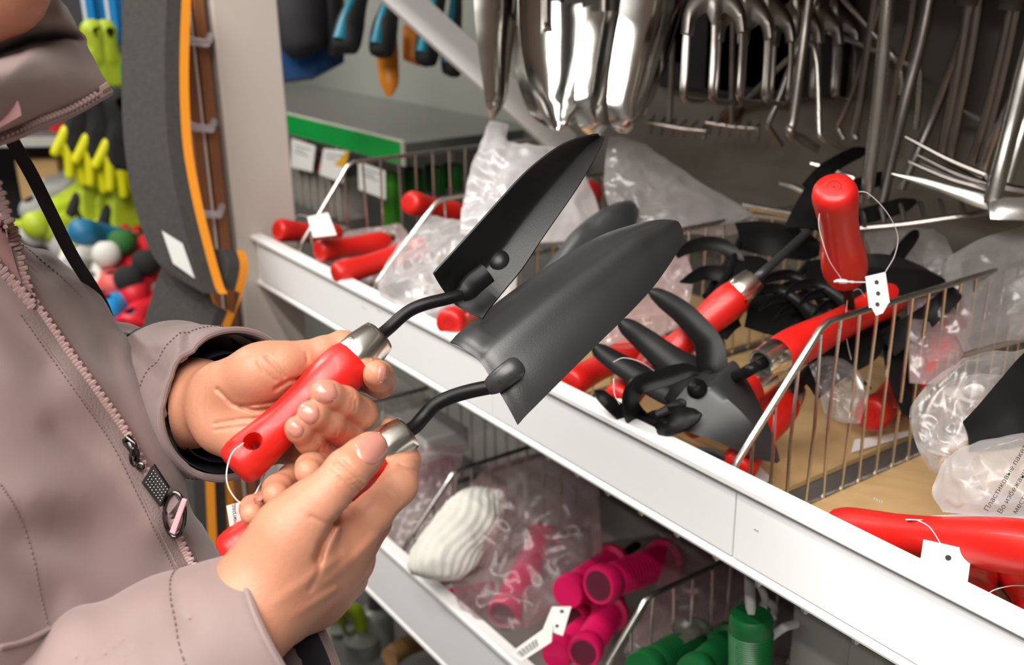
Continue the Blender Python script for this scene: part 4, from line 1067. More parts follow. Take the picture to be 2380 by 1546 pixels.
# double-headed hoe lying on top: three prongs one way, pointed folded blade the other
rt = root('double_hoe_head', P(1620, 905, .93), 'black double hoe head with three long prongs and a pointed folded blade, bolt showing', 'hoe head')
NT = -DD + UU * .15
tine(rt, [(1640, 905, .930), (1655, 860, .925), (1650, 810, .930), (1632, 775, .940), (1590, 730, .955), (1550, 700, .970), (1522, 682, .98), (1503, 674, .985)], [78, 74, 70, 62, 56, 48, 32, 4], 'prong', dish=.25, N=NT)
tine(rt, [(1640, 890, .925), (1590, 858, .930), (1545, 828, .940), (1498, 790, .952), (1462, 762, .965), (1446, 750, .970), (1436, 742, .973)], [70, 78, 70, 58, 46, 30, 4], 'prong', dish=.25, N=NT)
tine(rt, [(1630, 925, .920), (1560, 912, .925), (1500, 882, .935), (1440, 846, .945), (1400, 820, .955), (1385, 808, .960), (1376, 801, .963)], [66, 66, 58, 52, 42, 28, 4], 'prong', dish=.25, N=NT)
plate(rt, [(1545, 925, .915, 1590, 850, .935), (1580, 950, .912, 1625, 838, .932), (1610, 970, .910, 1660, 850, .928)], 'tang_plate', M_BLACK, .002)
plate(rt, [(1540, 965, .900, 1640, 862, .930), (1566, 985, .898, 1672, 862, .930), (1590, 1000, .896, 1704, 838, .928), (1620, 1012, .893, 1728, 868, .922), (1662, 1024, .890, 1757, 920, .912), (1712, 1048, .888, 1784, 980, .902), (1765, 1068, .888, 1804, 1038, .894), (1806, 1077, .887, 1813, 1070, .887)], 'hoe_blade', M_BLADE, .016, nu=26, nv=13, sharp=1.05)
g = G(); g.lathe(P(1621, 902, .897), -DD * .9 + UU * .35, [(-.004, .0088), (0, .0088), (.0012, .0085), (.0030, .0062), (.0042, .0028), (.0044, .0022), (.0034, .0018)], 18, ); g.build('bolt', M_BLACK, rt)
# front cultivator head whose prongs curl round
rt = root('cultivator_head', P(1490, 985, .885), 'black cultivator head with a curled hooked prong in front, against the price rail', 'cultivator head')
tine(rt, [(1622, 866, .880), (1596, 862, .878), (1545, 876, .876), (1495, 890, .876), (1472, 906, .878), (1464, 935, .888), (1472, 962, .902), (1490, 984, .914)], [14, 38, 48, 48, 44, 44, 54, 56], 'prong', dish=.28, N=-DD + RR * .3)
tine(rt, [(1480, 990, .912), (1510, 986, .897), (1550, 980, .880), (1590, 972, .874), (1618, 966, .872), (1632, 963, .872)], [50, 72, 76, 62, 36, 4], 'prong', dish=.30, N=-DD + UU * .5)
tine(rt, [(1382, 908, .905), (1396, 918, .904), (1420, 940, .902), (1455, 968, .912), (1490, 986, .914)], [4, 28, 34, 40, 46], 'prong', dish=.2)
tine(rt, [(1525, 966, .884), (1560, 950, .884), (1586, 936, .886), (1594, 932, .887)], [20, 30, 26, 6], 'prong', dish=.3, N=-DD + UU * .6)
plate(rt, [(1440, 972, .918, 1475, 988, .916), (1475, 965, .912, 1500, 1012, .908), (1505, 970, .903, 1540, 1026, .896), (1530, 978, .894, 1580, 1026, .886)], 'socket_plate', M_BLACK, .003)
rt = root('hand_hoe', P(1640, 1062, .855), 'small black hoe leaf peeping over the price rail below the pointed blade', 'hoe head')
tine(rt, [(1596, 1046, .872), (1620, 1050, .866), (1650, 1056, .858), (1672, 1066, .852), (1678, 1076, .850)], [8, 28, 38, 32, 6], 'hoe_blade', dish=.3, N=-DD + UU)
# farther back in the main bay: black blades, prongs and shafts
BK = 'black tool heads piled at the back of the main wire bay'
rt = root('hand_hoe', P(1800, 560, 1.12), 'broad black hoe blade standing at the back below the silvery wire ends', 'hoe head', BK)
plate(rt, [(1708, 522, 1.13, 1718, 580, 1.10), (1760, 518, 1.13, 1765, 592, 1.10), (1815, 524, 1.12, 1822, 600, 1.09), (1870, 542, 1.12, 1872, 606, 1.09), (1905, 566, 1.11, 1900, 596, 1.10)], 'hoe_blade', M_BLACK, .006)
neck(rt, [P(1718, 560, 1.11), P(1690, 640, 1.05), P(1640, 718, 1.0)], .004)
rt = root('hand_cultivator', P(1640, 600, 1.08), 'black curved prong arching behind the wire uprights at the left of the pile', 'cultivator head', BK)
tine(rt, [(1572, 596, 1.07), (1600, 576, 1.08), (1640, 566, 1.085), (1680, 572, 1.085), (1708, 600, 1.08), (1715, 640, 1.07)], [14, 30, 34, 34, 38, 40], 'prong')
tine(rt, [(1580, 656, 1.04), (1605, 648, 1.05), (1640, 634, 1.06), (1690, 640, 1.06), (1725, 660, 1.06)], [4, 26, 34, 40, 40], 'prong')
rt = root('hand_hoe', P(2090, 650, .97), 'large black pointed blade at the right of the pile, tip over the wire divider', 'hoe head', BK)
plate(rt, [(1985, 606, 1.02, 1960, 700, .965), (2030, 594, 1.02, 2010, 716, .955), (2080, 600, 1.01, 2068, 706, .950), (2130, 618, .995, 2120, 690, .950), (2170, 640, .98, 2165, 670, .955), (2194, 654, .965, 2194, 658, .963)], 'hoe_blade', M_BLACK, .010, nv=11)
for k, (x, y, d) in enumerate(((1790, 640, 1.03), (1760, 672, 1.00), (1850, 660, .99))):
    rt = root('hand_cultivator', P(x + 60, y + 40, d), ('black cultivator with arched prongs behind the slanted glossy handle', 'black cultivator with arched prongs lying lower, between the two glossy handles', 'black cultivator with arched prongs under the large pointed blade')[k], 'cultivator head', BK)
    for j in range(3):
        ox, oy = j * 34, j * 22
        tine(rt, [(x - 30 + ox, y + 30 + oy, d - .03), (x + ox, y + 6 + oy, d - .01), (x + 50 + ox, y + oy, d), (x + 95 + ox, y + 30 + oy, d - .01), (x + 135 + ox, y + 75 + oy, d - .03)], [5, 22, 26, 26, 30], 'prong', dish=.3, n=18)
    neck(rt, [P(x + 135, y + 75, d - .03), P(x + 180, y + 110, d - .01), P(x + 230, y + 130, d + .02)], .0045, n=12)
rt = root('hand_cultivator', P(1960, 480, 1.12), 'black cultivator with blunt prongs pointing right behind the upright red handle', 'cultivator head', BK)
tine(rt, [(1880, 440, 1.12), (1914, 400, 1.13), (1950, 376, 1.14), (1990, 356, 1.15), (2016, 350, 1.155)], [40, 38, 36, 34, 14], 'prong', N=-DD + UU * .6)
tine(rt, [(1900, 470, 1.11), (1960, 446, 1.12), (2010, 428, 1.13), (2050, 413, 1.14), (2078, 408, 1.145)], [36, 40, 42, 34, 12], 'prong', N=-DD + UU * .6)
tine(rt, [(1930, 520, 1.08), (1993, 506, 1.09), (2050, 492, 1.10), (2100, 476, 1.11), (2128, 468, 1.115)], [36, 42, 44, 38, 12], 'prong', N=-DD + UU * .6)
plate(rt, [(1895, 394, 1.13, 1900, 400, 1.13), (1868, 440, 1.12, 1912, 452, 1.11), (1840, 490, 1.11, 1925, 500, 1.10), (1822, 530, 1.10, 1940, 540, 1.08)], 'socket_plate', M_BLACK, .004)
rt = root('hand_hoe', P(2100, 580, 1.05), 'narrow black hoe leaf standing behind the large pointed blade', 'hoe head', BK)
tine(rt, [(2070, 620, 1.02), (2090, 590, 1.04), (2112, 562, 1.06), (2126, 545, 1.07), (2131, 538, 1.075)], [36, 34, 32, 24, 8], 'hoe_blade')
rt = root('hand_hoe', P(2180, 740, .93), 'black rounded hoe leaf seen through the wires under the divider top', 'hoe head', BK)
tine(rt, [(2060, 800, .96), (2120, 762, .95), (2160, 732, .95), (2200, 698, .95), (2222, 680, .952), (2228, 675, .953)], [70, 60, 52, 48, 36, 8], 'hoe_blade', N=-DD + UU * .4)
rt = root('hand_hoe', P(2100, 900, .93), 'big black blade standing on the cardboard behind the wire divider', 'hoe head', BK)
plate(rt, [(2050, 770, .985, 2150, 740, 1.0), (2055, 830, .965, 2128, 800, .985), (2070, 890, .95, 2122, 880, .965), (2100, 960, .935, 2120, 975, .937)], 'hoe_blade', M_BLACK, .006)
rt = root('hand_hoe', P(1930, 860, .93), 'black hoe shaft and plate lying low below the leaning red handle', 'hoe head', BK)
plate(rt, [(1860, 880, .93, 1900, 930, .905), (1910, 830, .945, 1960, 880, .925), (1970, 780, .96, 2030, 840, .945), (2030, 745, .975, 2060, 790, .965)], 'hoe_blade', M_BLACK, .004)
neck(rt, [P(1862, 890, .925), P(1900, 850, .94), P(2040, 770, .97)], .0045, n=12)
for k, (rows, lb) in enumerate((([(1745, 690, 1.04, 1730, 760, 1.0), (1800, 690, 1.04, 1800, 780, .99), (1860, 700, 1.03, 1850, 770, .99), (1890, 720, 1.02, 1880, 750, 1.0)], 'black hoe blade lying flat between the two glossy red handles'),
        ([(1880, 610, 1.07, 1860, 680, 1.03), (1940, 605, 1.07, 1930, 690, 1.03), (1990, 620, 1.06, 1985, 690, 1.03)], 'black hoe blade lying flat under the upright red handle'),
        ([(1700, 600, 1.09, 1690, 660, 1.05), (1760, 600, 1.09, 1750, 670, 1.05), (1790, 615, 1.08, 1785, 650, 1.06)], 'black hoe blade lying flat behind the ferrule of the slanted red handle'),
        ([(1660, 690, 1.03, 1600, 760, .99), (1700, 720, 1.01, 1640, 780, .985), (1720, 760, 1.0, 1690, 790, .985)], 'black hoe blade lying left of the slanted glossy red handle'),
        ([(1990, 720, .985, 1960, 800, .955), (2050, 730, .985, 2040, 800, .96), (2090, 740, .985, 2085, 790, .965)], 'black hoe blade seen between the wires under the leaning red handle'))):
    rt = root('hand_hoe', P(*rows[0][3:]), lb, 'hoe head', BK); plate(rt, rows, 'hoe_blade', M_BLACK, .006)
    neck(rt, [P(*rows[0][:3]), P(rows[0][0] - 30, rows[0][1] + 40, rows[0][2] - .01), P(rows[0][0] - 60, rows[0][1] + 90, rows[0][2] - .03)], .0042, n=10)
# the handle standing on end with a tag on a loop
q0 = P(1938, 434, .790); q1 = far_end(q0, 1966, 640, .122, 1)
rt = root('hand_hoe', q0, 'red handle standing upright out of the pile with a white holed tag on a loop', 'hand tool', GR)
red_handle(rt, q0, q1, 1.30, ferrule=False); ax = unit(q1 - q0)
neck(rt, [q1 - ax * .01, q1 + ax * .03, q1 + ax * .07], .0044, n=10)
hang_string(rt, [P(1988, 446, .795), P(2018, 450, .80), P(2060, 492, .81), P(2086, 545, .825), P(2080, 592, .835), P(2058, 632, .842)])
hang_string(rt, [P(1905, 492, .80), P(1904, 530, .805), P(1925, 600, .815), P(1950, 640, .83), P(1958, 652, .835)])
g = G(); g.tube([P(1938, 655, .836), P(1946, 653, .836), P(1954, 654, .836), P(1966, 655, .837), P(1972, 655, .837), P(1982, 656, .838), P(1985, 656, .838), P(2014, 656, .842)], [.0008, .0014, .0022, .0018, .0008, .0013, .0007, .0006], 8); g.build('string_barb', M_STRING, rt)
tg, nn = price_tag(rt, [P(2011, 643, .842), P(2058, 632, .842), P(2068, 704, .838), P(2020, 716, .838)], holes=((.5, .26, .0018), (.5, .62, .0018), (.4, .95, .0018)))
price_tag(rt, [P(2022, 708, .838), P(2068, 700, .838), P(2052, 728, .838), P(2036, 734, .838)], name='tag_flap')
# butt-on handle on the cardboard behind the divider, with bits of clear film
q0 = plane(2022, 965, 2, 1.004); q1 = far_end(q0, 2110, 905, .13, 1)
rt = root('hand_hoe', q0, 'red handle lying butt towards us on the cardboard behind the wires', 'hand tool', GR)
red_handle(rt, q0, q1, 1.35, hole=unit(RR * .9 + UU * .3), flen=.024); tail(rt, q1, unit(q1 - q0), .05, .0)
# --- right bay
q0 = plane(1938, 1226, 1, .604); qe = plane(2380, 1272, 1, .588); q1 = q0 + unit(qe - q0) * .205
rt = root('garden_trowel', q0, 'large red handle lying along the price rail, white tag hanging over it', 'hand tool', GR)
red_handle(rt, q0, q1, 1.22, flen=.024); neck(rt, [q1 - unit(q1 - q0) * .01, q1 + unit(q1 - q0) * .05], .0045, n=6)
tg, nn = price_tag(rt, [P(2146, 1254, .678), P(2259, 1279, .668), P(2245, 1385, .672), P(2130, 1365, .684)], holes=((.55, .26, .0019),))
for k in range(3):
    a = P(2160 + k * 30, 1325 + k * 12, .681 - k * .004); G().tube([a + nn * .0006, a + nn * .0006 + (P(2175, 1332, .681) - P(2160, 1325, .681)) * (.5 + .4 * (k % 2))], .00025, 4).build('printed_line', M_INK, tg)
hang_string(rt, [P(2130, 1208, .690), P(2160, 1225, .684), P(2185, 1262, .677), P(2200, 1290, .673)])
for (x0, y0, d0, x1, y1, lab) in ((2262, 1405, .715, 2270, 1300, 'red handle pointing away under the large red handle, left of its pair'), (2420, 1430, .70, 2350, 1300, 'red handle pointing away under the large red handle, right of its pair')):
    q0 = P(x0, y0, d0); q1 = far_end(q0, x1, y1, .12, 1)
    rt = root('hand_hoe', q0, lab, 'hand tool', GR); red_handle(rt, q0, q1, 1.15, flen=.022); tail(rt, q1, unit(q1 - q0), .03, .0, .015)
    if x0 > 2300: hang_string(rt, [P(2288, 1388, .66), P(2310, 1372, .665), P(2350, 1362, .67), P(2390, 1362, .675)])
o = G().sheet([[P(2104, 1209, .715), P(2390, 1216, .675)], [P(2130, 1203, .745), P(2390, 1188, .735)]], .0006).build('price_card', M_PAPER)
tag(o, 'thin white card lying across the large red handle', 'card')
# loose paper tags
for pts, lab in (([plane(1736, 1113, 2, CZ + .004), plane(1764, 1082, 2, CZ + .004), plane(1797, 1115, 2, CZ + .003), plane(1748, 1128, 2, CZ + .003)], 'small white paper tag on the cardboard at the foot of the wire divider'),
                 ([plane(1978, 1052, 2, CZ + .002), plane(1986, 1022, 2, CZ + .002), plane(2118, 1000, 2, CZ + .003), plane(2116, 1012, 2, CZ + .002)], 'white paper strip on the cardboard under the butt-on red handle'),
                 ([P(1384, 922, .955), P(1450, 928, .945), P(1462, 966, .93), P(1400, 952, .94)], 'white paper tag tucked behind the price rail left of the curled prong'),
                 ([plane(928, 700, 1, .58), plane(965, 678, 1, .60), plane(980, 700, 1, .60), plane(950, 722, 1, .58)], 'white paper tag poking out by the handle under the upper trowel')):
    o = G().sheet([[pts[0], pts[1]], [pts[3], pts[2]]], .0005).build('paper_tag', M_PAPER, loc=pts[3]); tag(o, lab, 'tag')
# spare trowel whose blade sits in a clear bag
rt = root('garden_trowel', P(2300, 960, .76), 'black trowel blade wrapped in a clear bag in the right-hand bay', 'trowel', 'spare trowels in the bays')
plate(rt, [(2238, 985, .748, 2252, 1052, .735), (2275, 945, .755, 2330, 1046, .735), (2330, 880, .765, 2410, 1030, .735), (2376, 826, .775, 2490, 1010, .74), (2450, 760, .80, 2560, 960, .755), (2540, 720, .82, 2600, 860, .78)], 'blade', M_BLACK, .006, nu=24, nv=11, sharp=1.3)
# ================================================================== steel tools hanging over the bays
def YP(x, y, Y): return plane(x, y, 1, Y)
P0 = P
def PC(x, y, d):
    p = P0(x, y, d); return plane(x, y, 1, 1.052) if p[1] > 1.052 else p
def hook_rod(label, x, y0, z):
    rt = root('display_hook', (x, 1.08, z), label, 'hook', 'display hooks on the back panel')
    G().tube([V(x, 1.081, z), V(x, y0, z + .006), V(x, y0 - .012, z + .022)], .0035, 8).build('prong', M_STEEL, rt)
    G().box((x - .012, 1.076, z - .02), (x + .012, 1.0815, z + .02)).build('mount_plate', M_STEEL, rt, smooth=False)
    return rt
# ---- shiny scoop trowels: rows of blade edge pixels at distances
def hang_trowel(label, rows, bulge, neckpts, rim=None, sharp=2.0):
    rt = root('steel_trowel', P((rows[-1][0] + rows[-1][3]) / 2, rows[-1][1], rows[-1][2]), label, 'trowel', 'polished steel trowels hanging together')
    grid = blade_rows(rows, lambda u, v: bulge * (1 - abs(v) ** sharp) * (1 - .2 * u), 44, 17)
    G().sheet(grid, .0014).build('blade', M_CHROME, rt)
    G().tube(spline([P(*p) for p in neckpts], 12), .006, 10).build('neck', M_DULLSTEEL, rt)
    top = P(*neckpts[0]); G().lathe(top, ZZ, [(0, .008), (.01, .012), (.06, .013), (.10, .011), (.12, .010), (.125, .003)], 16).build('handle', mat('dark_wood_handle', (.08, .035, .02), rough=.5), rt)
    return rt
hang_trowel('polished steel trowel turned edge-on, leftmost of the hanging trowels', [(1100, -60, 1.30, 1212, -60, 1.36), (1104, 40, 1.30, 1206, 20, 1.36), (1112, 120, 1.30, 1190, 110, 1.36), (1122, 190, 1.30, 1172, 190, 1.35), (1130, 240, 1.30, 1158, 240, 1.34), (1138, 276, 1.31, 1146, 278, 1.32)], .022, [(1150, -230, 1.33), (1150, -60, 1.33)])
hang_trowel('polished steel trowel, hollow side showing dark, second from the left', [(1204, -20, 1.27, 1352, 8, 1.25), (1206, 60, 1.27, 1354, 60, 1.25), (1216, 140, 1.27, 1350, 140, 1.25), (1236, 210, 1.27, 1335, 220, 1.25), (1262, 270, 1.27, 1318, 275, 1.26), (1286, 300, 1.27, 1300, 302, 1.265)], -.020, [(1270, -200, 1.28), (1270, 30, 1.28), (1272, 70, 1.275)])
hang_trowel('bright polished steel trowel with a square shoulder, third from the left', [(1372, 28, 1.21, 1440, 36, 1.25), (1352, 100, 1.21, 1446, 90, 1.25), (1340, 180, 1.21, 1440, 160, 1.25), (1337, 240, 1.21, 1430, 230, 1.25), (1344, 290, 1.22, 1420, 285, 1.25), (1372, 318, 1.23, 1396, 318, 1.24)], .020, [(1405, -200, 1.24), (1405, 40, 1.235)])
hang_trowel('large bright polished steel trowel hanging aslant, rightmost of the trowels', [(1448, -40, 1.16, 1605, -60, 1.20), (1438, 40, 1.16, 1590, 10, 1.20), (1424, 120, 1.16, 1565, 100, 1.20), (1415, 190, 1.16, 1540, 180, 1.20), (1412, 245, 1.16, 1512, 245, 1.20), (1420, 290, 1.165, 1475, 295, 1.19), (1438, 308, 1.17, 1455, 312, 1.18)], .022, [(1560, -220, 1.18), (1535, -20, 1.185)])
hang_trowel('dull steel trowel half hidden behind the second and third trowels', [(1190, 60, 1.36, 1400, 0, 1.34), (1195, 130, 1.36, 1405, 120, 1.34), (1204, 190, 1.36, 1390, 200, 1.34), (1225, 250, 1.36, 1360, 250, 1.34), (1255, 285, 1.36, 1330, 286, 1.345), (1285, 296, 1.35, 1300, 297, 1.35)], -.015, [(1300, -180, 1.36), (1300, 20, 1.36)])
for x, y, lb in ((-1.16, .80, 'display hook carrying the leftmost polished trowels'), (-.92, .78, 'display hook carrying the large aslant trowel')): hook_rod(lb, x, y, 1.62)

# ---- three-pronged hand forks on one hook, one behind another
def hang_fork(label, x, y, s, d, dark):
    """x, y pixel of the fork's shoulder middle; s pixels per unit (first fork 1); d distance"""
    rt = root('steel_fork', P(x, y + 225 * s, d), label, 'garden fork', 'steel hand forks hanging one behind another')
    def q(a, b, e=0.0): return P(x + a * s, y + b * s, d + e)
    g = G(); g.tube(spline([q(0, -420), q(0, -120), q(0, -60), q(2, -20)], 14), [.0060, .0060, .0075, .0070], 12); g.build('neck', M_DULLSTEEL, rt)
    # shoulder: solid web between neck and the three prongs
    arc = [(-72, 70), (-66, 20), (-44, -22), (-14, -52), (0, -60), (14, -52), (44, -24), (66, 18), (72, 66)]
    low = [(-56, 74), (-50, 40), (-36, 26), (-16, 20), (0, 50), (16, 20), (36, 24), (50, 38), (56, 68)]
    a_ = spline([q(*p) for p in arc], 30); l_ = spline([q(*p) for p in low], 30)
    G().sheet([[a_[i] * (1 - t) + l_[i] * t - DD * .004 * math.sin(math.pi * t) for t in np.linspace(0, 1, 5)] for i in range(30)], .0035).build('shoulder', M_DULLSTEEL, rt)
    for k, a in enumerate((-64, 2, 66)):
        pts = [q(a * .95, 40), q(a - 1, 90), q(a - 5, 160), q(a - 8, 205, .002), q(a - 2, 222, .010), q(a + 26, 226, .024), q(a + 46, 224, .034)]
        G().tube(spline(pts, 26), [.0036, .0040, .0040, .0038, .0036, .0028, .0012], 8, squash=.8).build('prong', M_DULLSTEEL, rt)
    return rt
FK = [(1660, 10, 1.0, 1.22, 'front steel fork with prongs turned up at the tips, first in the hanging row'), (1728, 30, .93, 1.29, 'second steel fork in the hanging row, behind the front fork'),
      (1782, 40, .88, 1.36, 'third steel fork in the hanging row'), (1850, 48, .82, 1.43, 'fourth steel fork in the hanging row, crossed by a thick rod'),
      (1898, 52, .80, 1.47, 'fifth steel fork in the hanging row'), (1942, 58, .76, 1.53, 'last steel fork at the far end of the hanging row')]
for (x, y, s, d, lb), Y_ in zip(FK, (.83, .88, .925, .97, 1.01, 1.045)): hang_fork(lb, x, y, s, depth_of(YP(x, y + 100, Y_)), 0)
hook_rod('display hook carrying the row of steel forks', -.86, .80, 1.66)
# pegs under the forks: thin rods with rakes behind
rt = root('steel_rake', YP(1560, 300, .98), 'dim steel rake hanging low behind the first fork', 'rake', 'dim steel rakes at the back')
g = G(); g.tube(spline([YP(1568, -40, .98), YP(1562, 150, .98), YP(1556, 288, .98)], 12), .0038, 8); g.build('rod', M_DULLSTEEL, rt)
G().tube([YP(1500, 285, .96), YP(1590, 300, .98), YP(1640, 305, 1.0)], .003, 8).build('rake_bar', M_DULLSTEEL, rt)
for k in range(6): G().tube([YP(1505 + k * 25, 286 + k * 3, .965 + k * .006), YP(1520 + k * 25, 270 + k * 3, 1.0 + k * .006), YP(1512 + k * 25, 310 + k * 3, 1.02)], .0018, 6).build('tooth', M_DULLSTEEL, rt)
rt = root('steel_rake', YP(1700, 300, 1.02), 'dim steel rake hanging low behind the second fork', 'rake', 'dim steel rakes at the back')
G().tube(spline([YP(1706, -20, 1.02), YP(1702, 150, 1.02), YP(1700, 292, 1.02)], 12), .0035, 8).build('rod', M_DULLSTEEL, rt)
G().tube([YP(1640, 285, 1.0), YP(1700, 295, 1.02), YP(1760, 300, 1.04)], .003, 8).build('rake_bar', M_DULLSTEEL, rt)
for k in range(6): G().tube([YP(1645 + k * 22, 286 + k * 3, 1.0 + k * .007), YP(1655 + k * 22, 272 + k * 3, 1.03 + k * .006), YP(1650 + k * 22, 310 + k * 3, 1.05)], .0018, 6).build('tooth', M_DULLSTEEL, rt)

# ---- long shafted hoes and cultivators
GS = 'long shafted steel tools hanging at the right'
def shaft(label, pts, r, bright=False, head=None, name='steel_hoe', collar=None):
    rt = root(name, PC(*pts[-1]), label, 'hoe', GS)
    c = spline([PC(*p) for p in pts], 24)
    up = c[0] + (c[0] - c[3]) / np.linalg.norm(c[0] - c[3]) * .20
    m = M_STEEL if bright else M_DULLSTEEL
    r0 = r if np.isscalar(r) else r[0]
    G().tube(np.vstack([[up], c]), r, 12).build('shaft', m, rt)
    G().lathe(up, unit(up - c[0]), [(0, r0 * 1.5), (.01, .0125), (.09, .0135), (.12, .010), (.124, .003)], 14).build('handle', MATS['dark_wood_handle'], rt)
    if collar:
        a = PC(*collar); t = unit(c[0] - c[-1]); G().lathe(a, t, [(0, r), (0, r * 2.3), (.012, r * 2.4), (.02, r * 2.1), (.10, r * 2.4), (.10, r)], 16).build('socket_collar', M_DARKGREY, rt)
    if head:
        for nm, fn, a in head:
            if nm == 'rod': G().tube(spline([PC(*p) for p in fn], 16), a, 8).build('prong', m, rt)
            if nm == 'leaf': tine(rt, fn, a, 'hoe_blade', m, .002, .15)
    return rt
shaft('thick brown-grey rod hanging in front of the fork row, foot bent to a blade', [(1884, -30, 1.12), (1862, 140, 1.13), (1843, 280, 1.14), (1836, 306, 1.14), (1842, 318, 1.145)], .0056, False, [('leaf', [(1838, 310, 1.14), (1865, 325, 1.15), (1902, 347, 1.16)], [18, 26, 18])])
shaft('thin pale hooked rod right of the thick brown-grey rod', [(1852, 118, 1.20), (1868, 102, 1.18), (1888, 104, 1.17), (1898, 140, 1.165), (1902, 230, 1.165), (1904, 300, 1.165), (1912, 322, 1.165), (1960, 345, 1.18), (1972, 352, 1.19)], [.0034, .0034, .0034, .0034, .0034, .0034, .0032, .0020], True, name='steel_cultivator')
shaft('thin dark rod slanting left under the fork row', [(1888, 20, 1.16), (1850, 120, 1.17), (1812, 225, 1.18), (1787, 285, 1.185), (1790, 300, 1.19), (1815, 338, 1.21)], .0036, False)
shaft('thick bright rod reaching down to the black prongs', [(2066, -40, 1.06), (2056, 80, 1.07), (2044, 210, 1.085), (2030, 330, 1.10), (2018, 420, 1.11), (2012, 470, 1.12)], .0072, True)
shaft('long dull rod just right of the thick bright rod', [(2166, -30, 1.08), (2140, 100, 1.09), (2100, 250, 1.105), (2072, 370, 1.12), (2050, 470, 1.13)], .0064, False)
shaft('dull rod slanting left from under a dark socket', [(2255, 25, 1.12), (2222, 130, 1.13), (2175, 255, 1.14), (2130, 360, 1.15), (2094, 440, 1.16)], .0054, False)
shaft('dull rod with a dark socket at the top edge of the photo', [(2254, 5, 1.13), (2236, 120, 1.14), (2212, 250, 1.15), (2190, 358, 1.16)], .0066, False, collar=(2250, 12, 1.13))
shaft('dim rod behind the dull rod with the dark socket', [(2276, 5, 1.18), (2256, 130, 1.19), (2230, 260, 1.20), (2208, 368, 1.21)], .0058, False)
shaft('dark rod with a black socket near the top right corner', [(2352, 15, 1.16), (2322, 150, 1.17), (2285, 300, 1.18), (2260, 376, 1.19)], .0056, False, collar=(2348, 22, 1.16))
shaft('dim rod close behind the dark rod with the black socket', [(2366, 15, 1.21), (2338, 150, 1.22), (2302, 300, 1.23), (2280, 385, 1.24)], .0050, False)
shaft('dim rod left of the thick bright rod', [(2038, -20, 1.22), (2016, 120, 1.23), (1996, 260, 1.24), (1985, 310, 1.245), (1992, 325, 1.25)], .0052, False)
shaft('thin dim rod bending left of the dim rods', [(2012, 120, 1.25), (1990, 190, 1.255), (1962, 265, 1.26), (1948, 296, 1.26), (1962, 325, 1.27)], .0034, False)
shaft('dim slanting rod between the bright rod and the long dull rod', [(2128, -20, 1.22), (2112, 80, 1.23), (2088, 170, 1.235), (2072, 270, 1.24), (2062, 330, 1.245)], .0050, False)
shaft('pale thin hooked rod behind the bright rod', [(2080, 135, 1.26), (2090, 150, 1.255), (2096, 190, 1.25), (2094, 220, 1.25)], .0036, True, name='steel_cultivator')
shaft('pale thin hooked rod behind the long dull rod', [(2128, 155, 1.26), (2138, 166, 1.255), (2136, 230, 1.25), (2130, 300, 1.25)], .0036, True, name='steel_cultivator')
shaft('bright square shaft ending in a broad hoe head at the right edge', [(2412, 60, .97), (2385, 150, .975), (2350, 290, .985), (2322, 400, .99), (2306, 470, .995)], .0088, True, [('leaf', [(2072, 405, 1.03), (2140, 422, 1.02), (2210, 445, 1.01), (2270, 465, 1.0), (2312, 474, .995)], [4, 16, 24, 34, 36]), ('leaf', [(2300, 490, .99), (2330, 486, .985), (2400, 486, .98), (2450, 490, .98)], [40, 52, 56, 56])])
shaft('bright round shaft at the right edge behind the square one', [(2420, 160, 1.04), (2390, 260, 1.045), (2362, 350, 1.05), (2340, 425, 1.055)], .0066, True)
shaft('pale blue-grey shaft tip between rods at the right', [(2360, 215, 1.12), (2330, 280, 1.125), (2300, 345, 1.13), (2284, 398, 1.135)], .0052, True)
# fork head lying sideways on the right
rt = root('steel_cultivator', PC(2300, 430, 1.05), 'steel cultivator head with four thin prongs pointing left at the right edge', 'cultivator head', GS)
for a, b in (((2104, 318), (2310, 415)), ((2138, 336), (2320, 428)), ((2132, 360), (2300, 432)), ((2112, 376), (2296, 442)), ((2140, 380), (2292, 436))):
    G().tube(spline([PC(*a, 1.10), PC((a[0] + b[0]) / 2, (a[1] + b[1]) / 2 + 6, 1.075), PC(*b, 1.05)], 14), [.0012, .0030, .0036], 8).build('prong', M_DULLSTEEL, rt)
G().tube([PC(2292, 408, 1.055), PC(2310, 430, 1.05), PC(2296, 446, 1.05)], .005, 8).build('socket', M_DULLSTEEL, rt)
G().tube(spline([PC(2300, 428, 1.05), PC(2340, 440, 1.045), PC(2400, 450, 1.04)], 8), .006, 8).build('neck', M_DULLSTEEL, rt)
# long dull prong crossing at the bottom right of the hanging tools
rt = root('steel_rake', PC(2180, 510, 1.03), 'long thin steel rake bar lying level behind the black pile', 'rake', 'dim steel rakes at the back')
G().tube(spline([PC(1990, 532, 1.06), PC(2100, 522, 1.05), PC(2200, 508, 1.04), PC(2330, 490, 1.03), PC(2420, 480, 1.03)], 18), .0032, 8).build('rake_bar', M_DULLSTEEL, rt)
for k in range(7): G().tube(spline([PC(2010 + k * 46, 528 - k * 6, 1.055), PC(2006 + k * 46, 505 - k * 6, 1.08), PC(2000 + k * 46, 488 - k * 6, 1.10)], 6), .0026, 6).build('tooth', M_DULLSTEEL, rt)
rt = root('steel_rake', PC(2225, 320, 1.12), 'dark twisted wire head hanging among the rods at the right', 'rake', 'dim steel rakes at the back')
G().tube(spline([PC(2240, 258, 1.14), PC(2275, 278, 1.13), PC(2300, 285, 1.13), PC(2335, 302, 1.13)], 12), [.0016, .0040, .0034, .0030], 8).build('rake_bar', M_DARKGREY, rt)
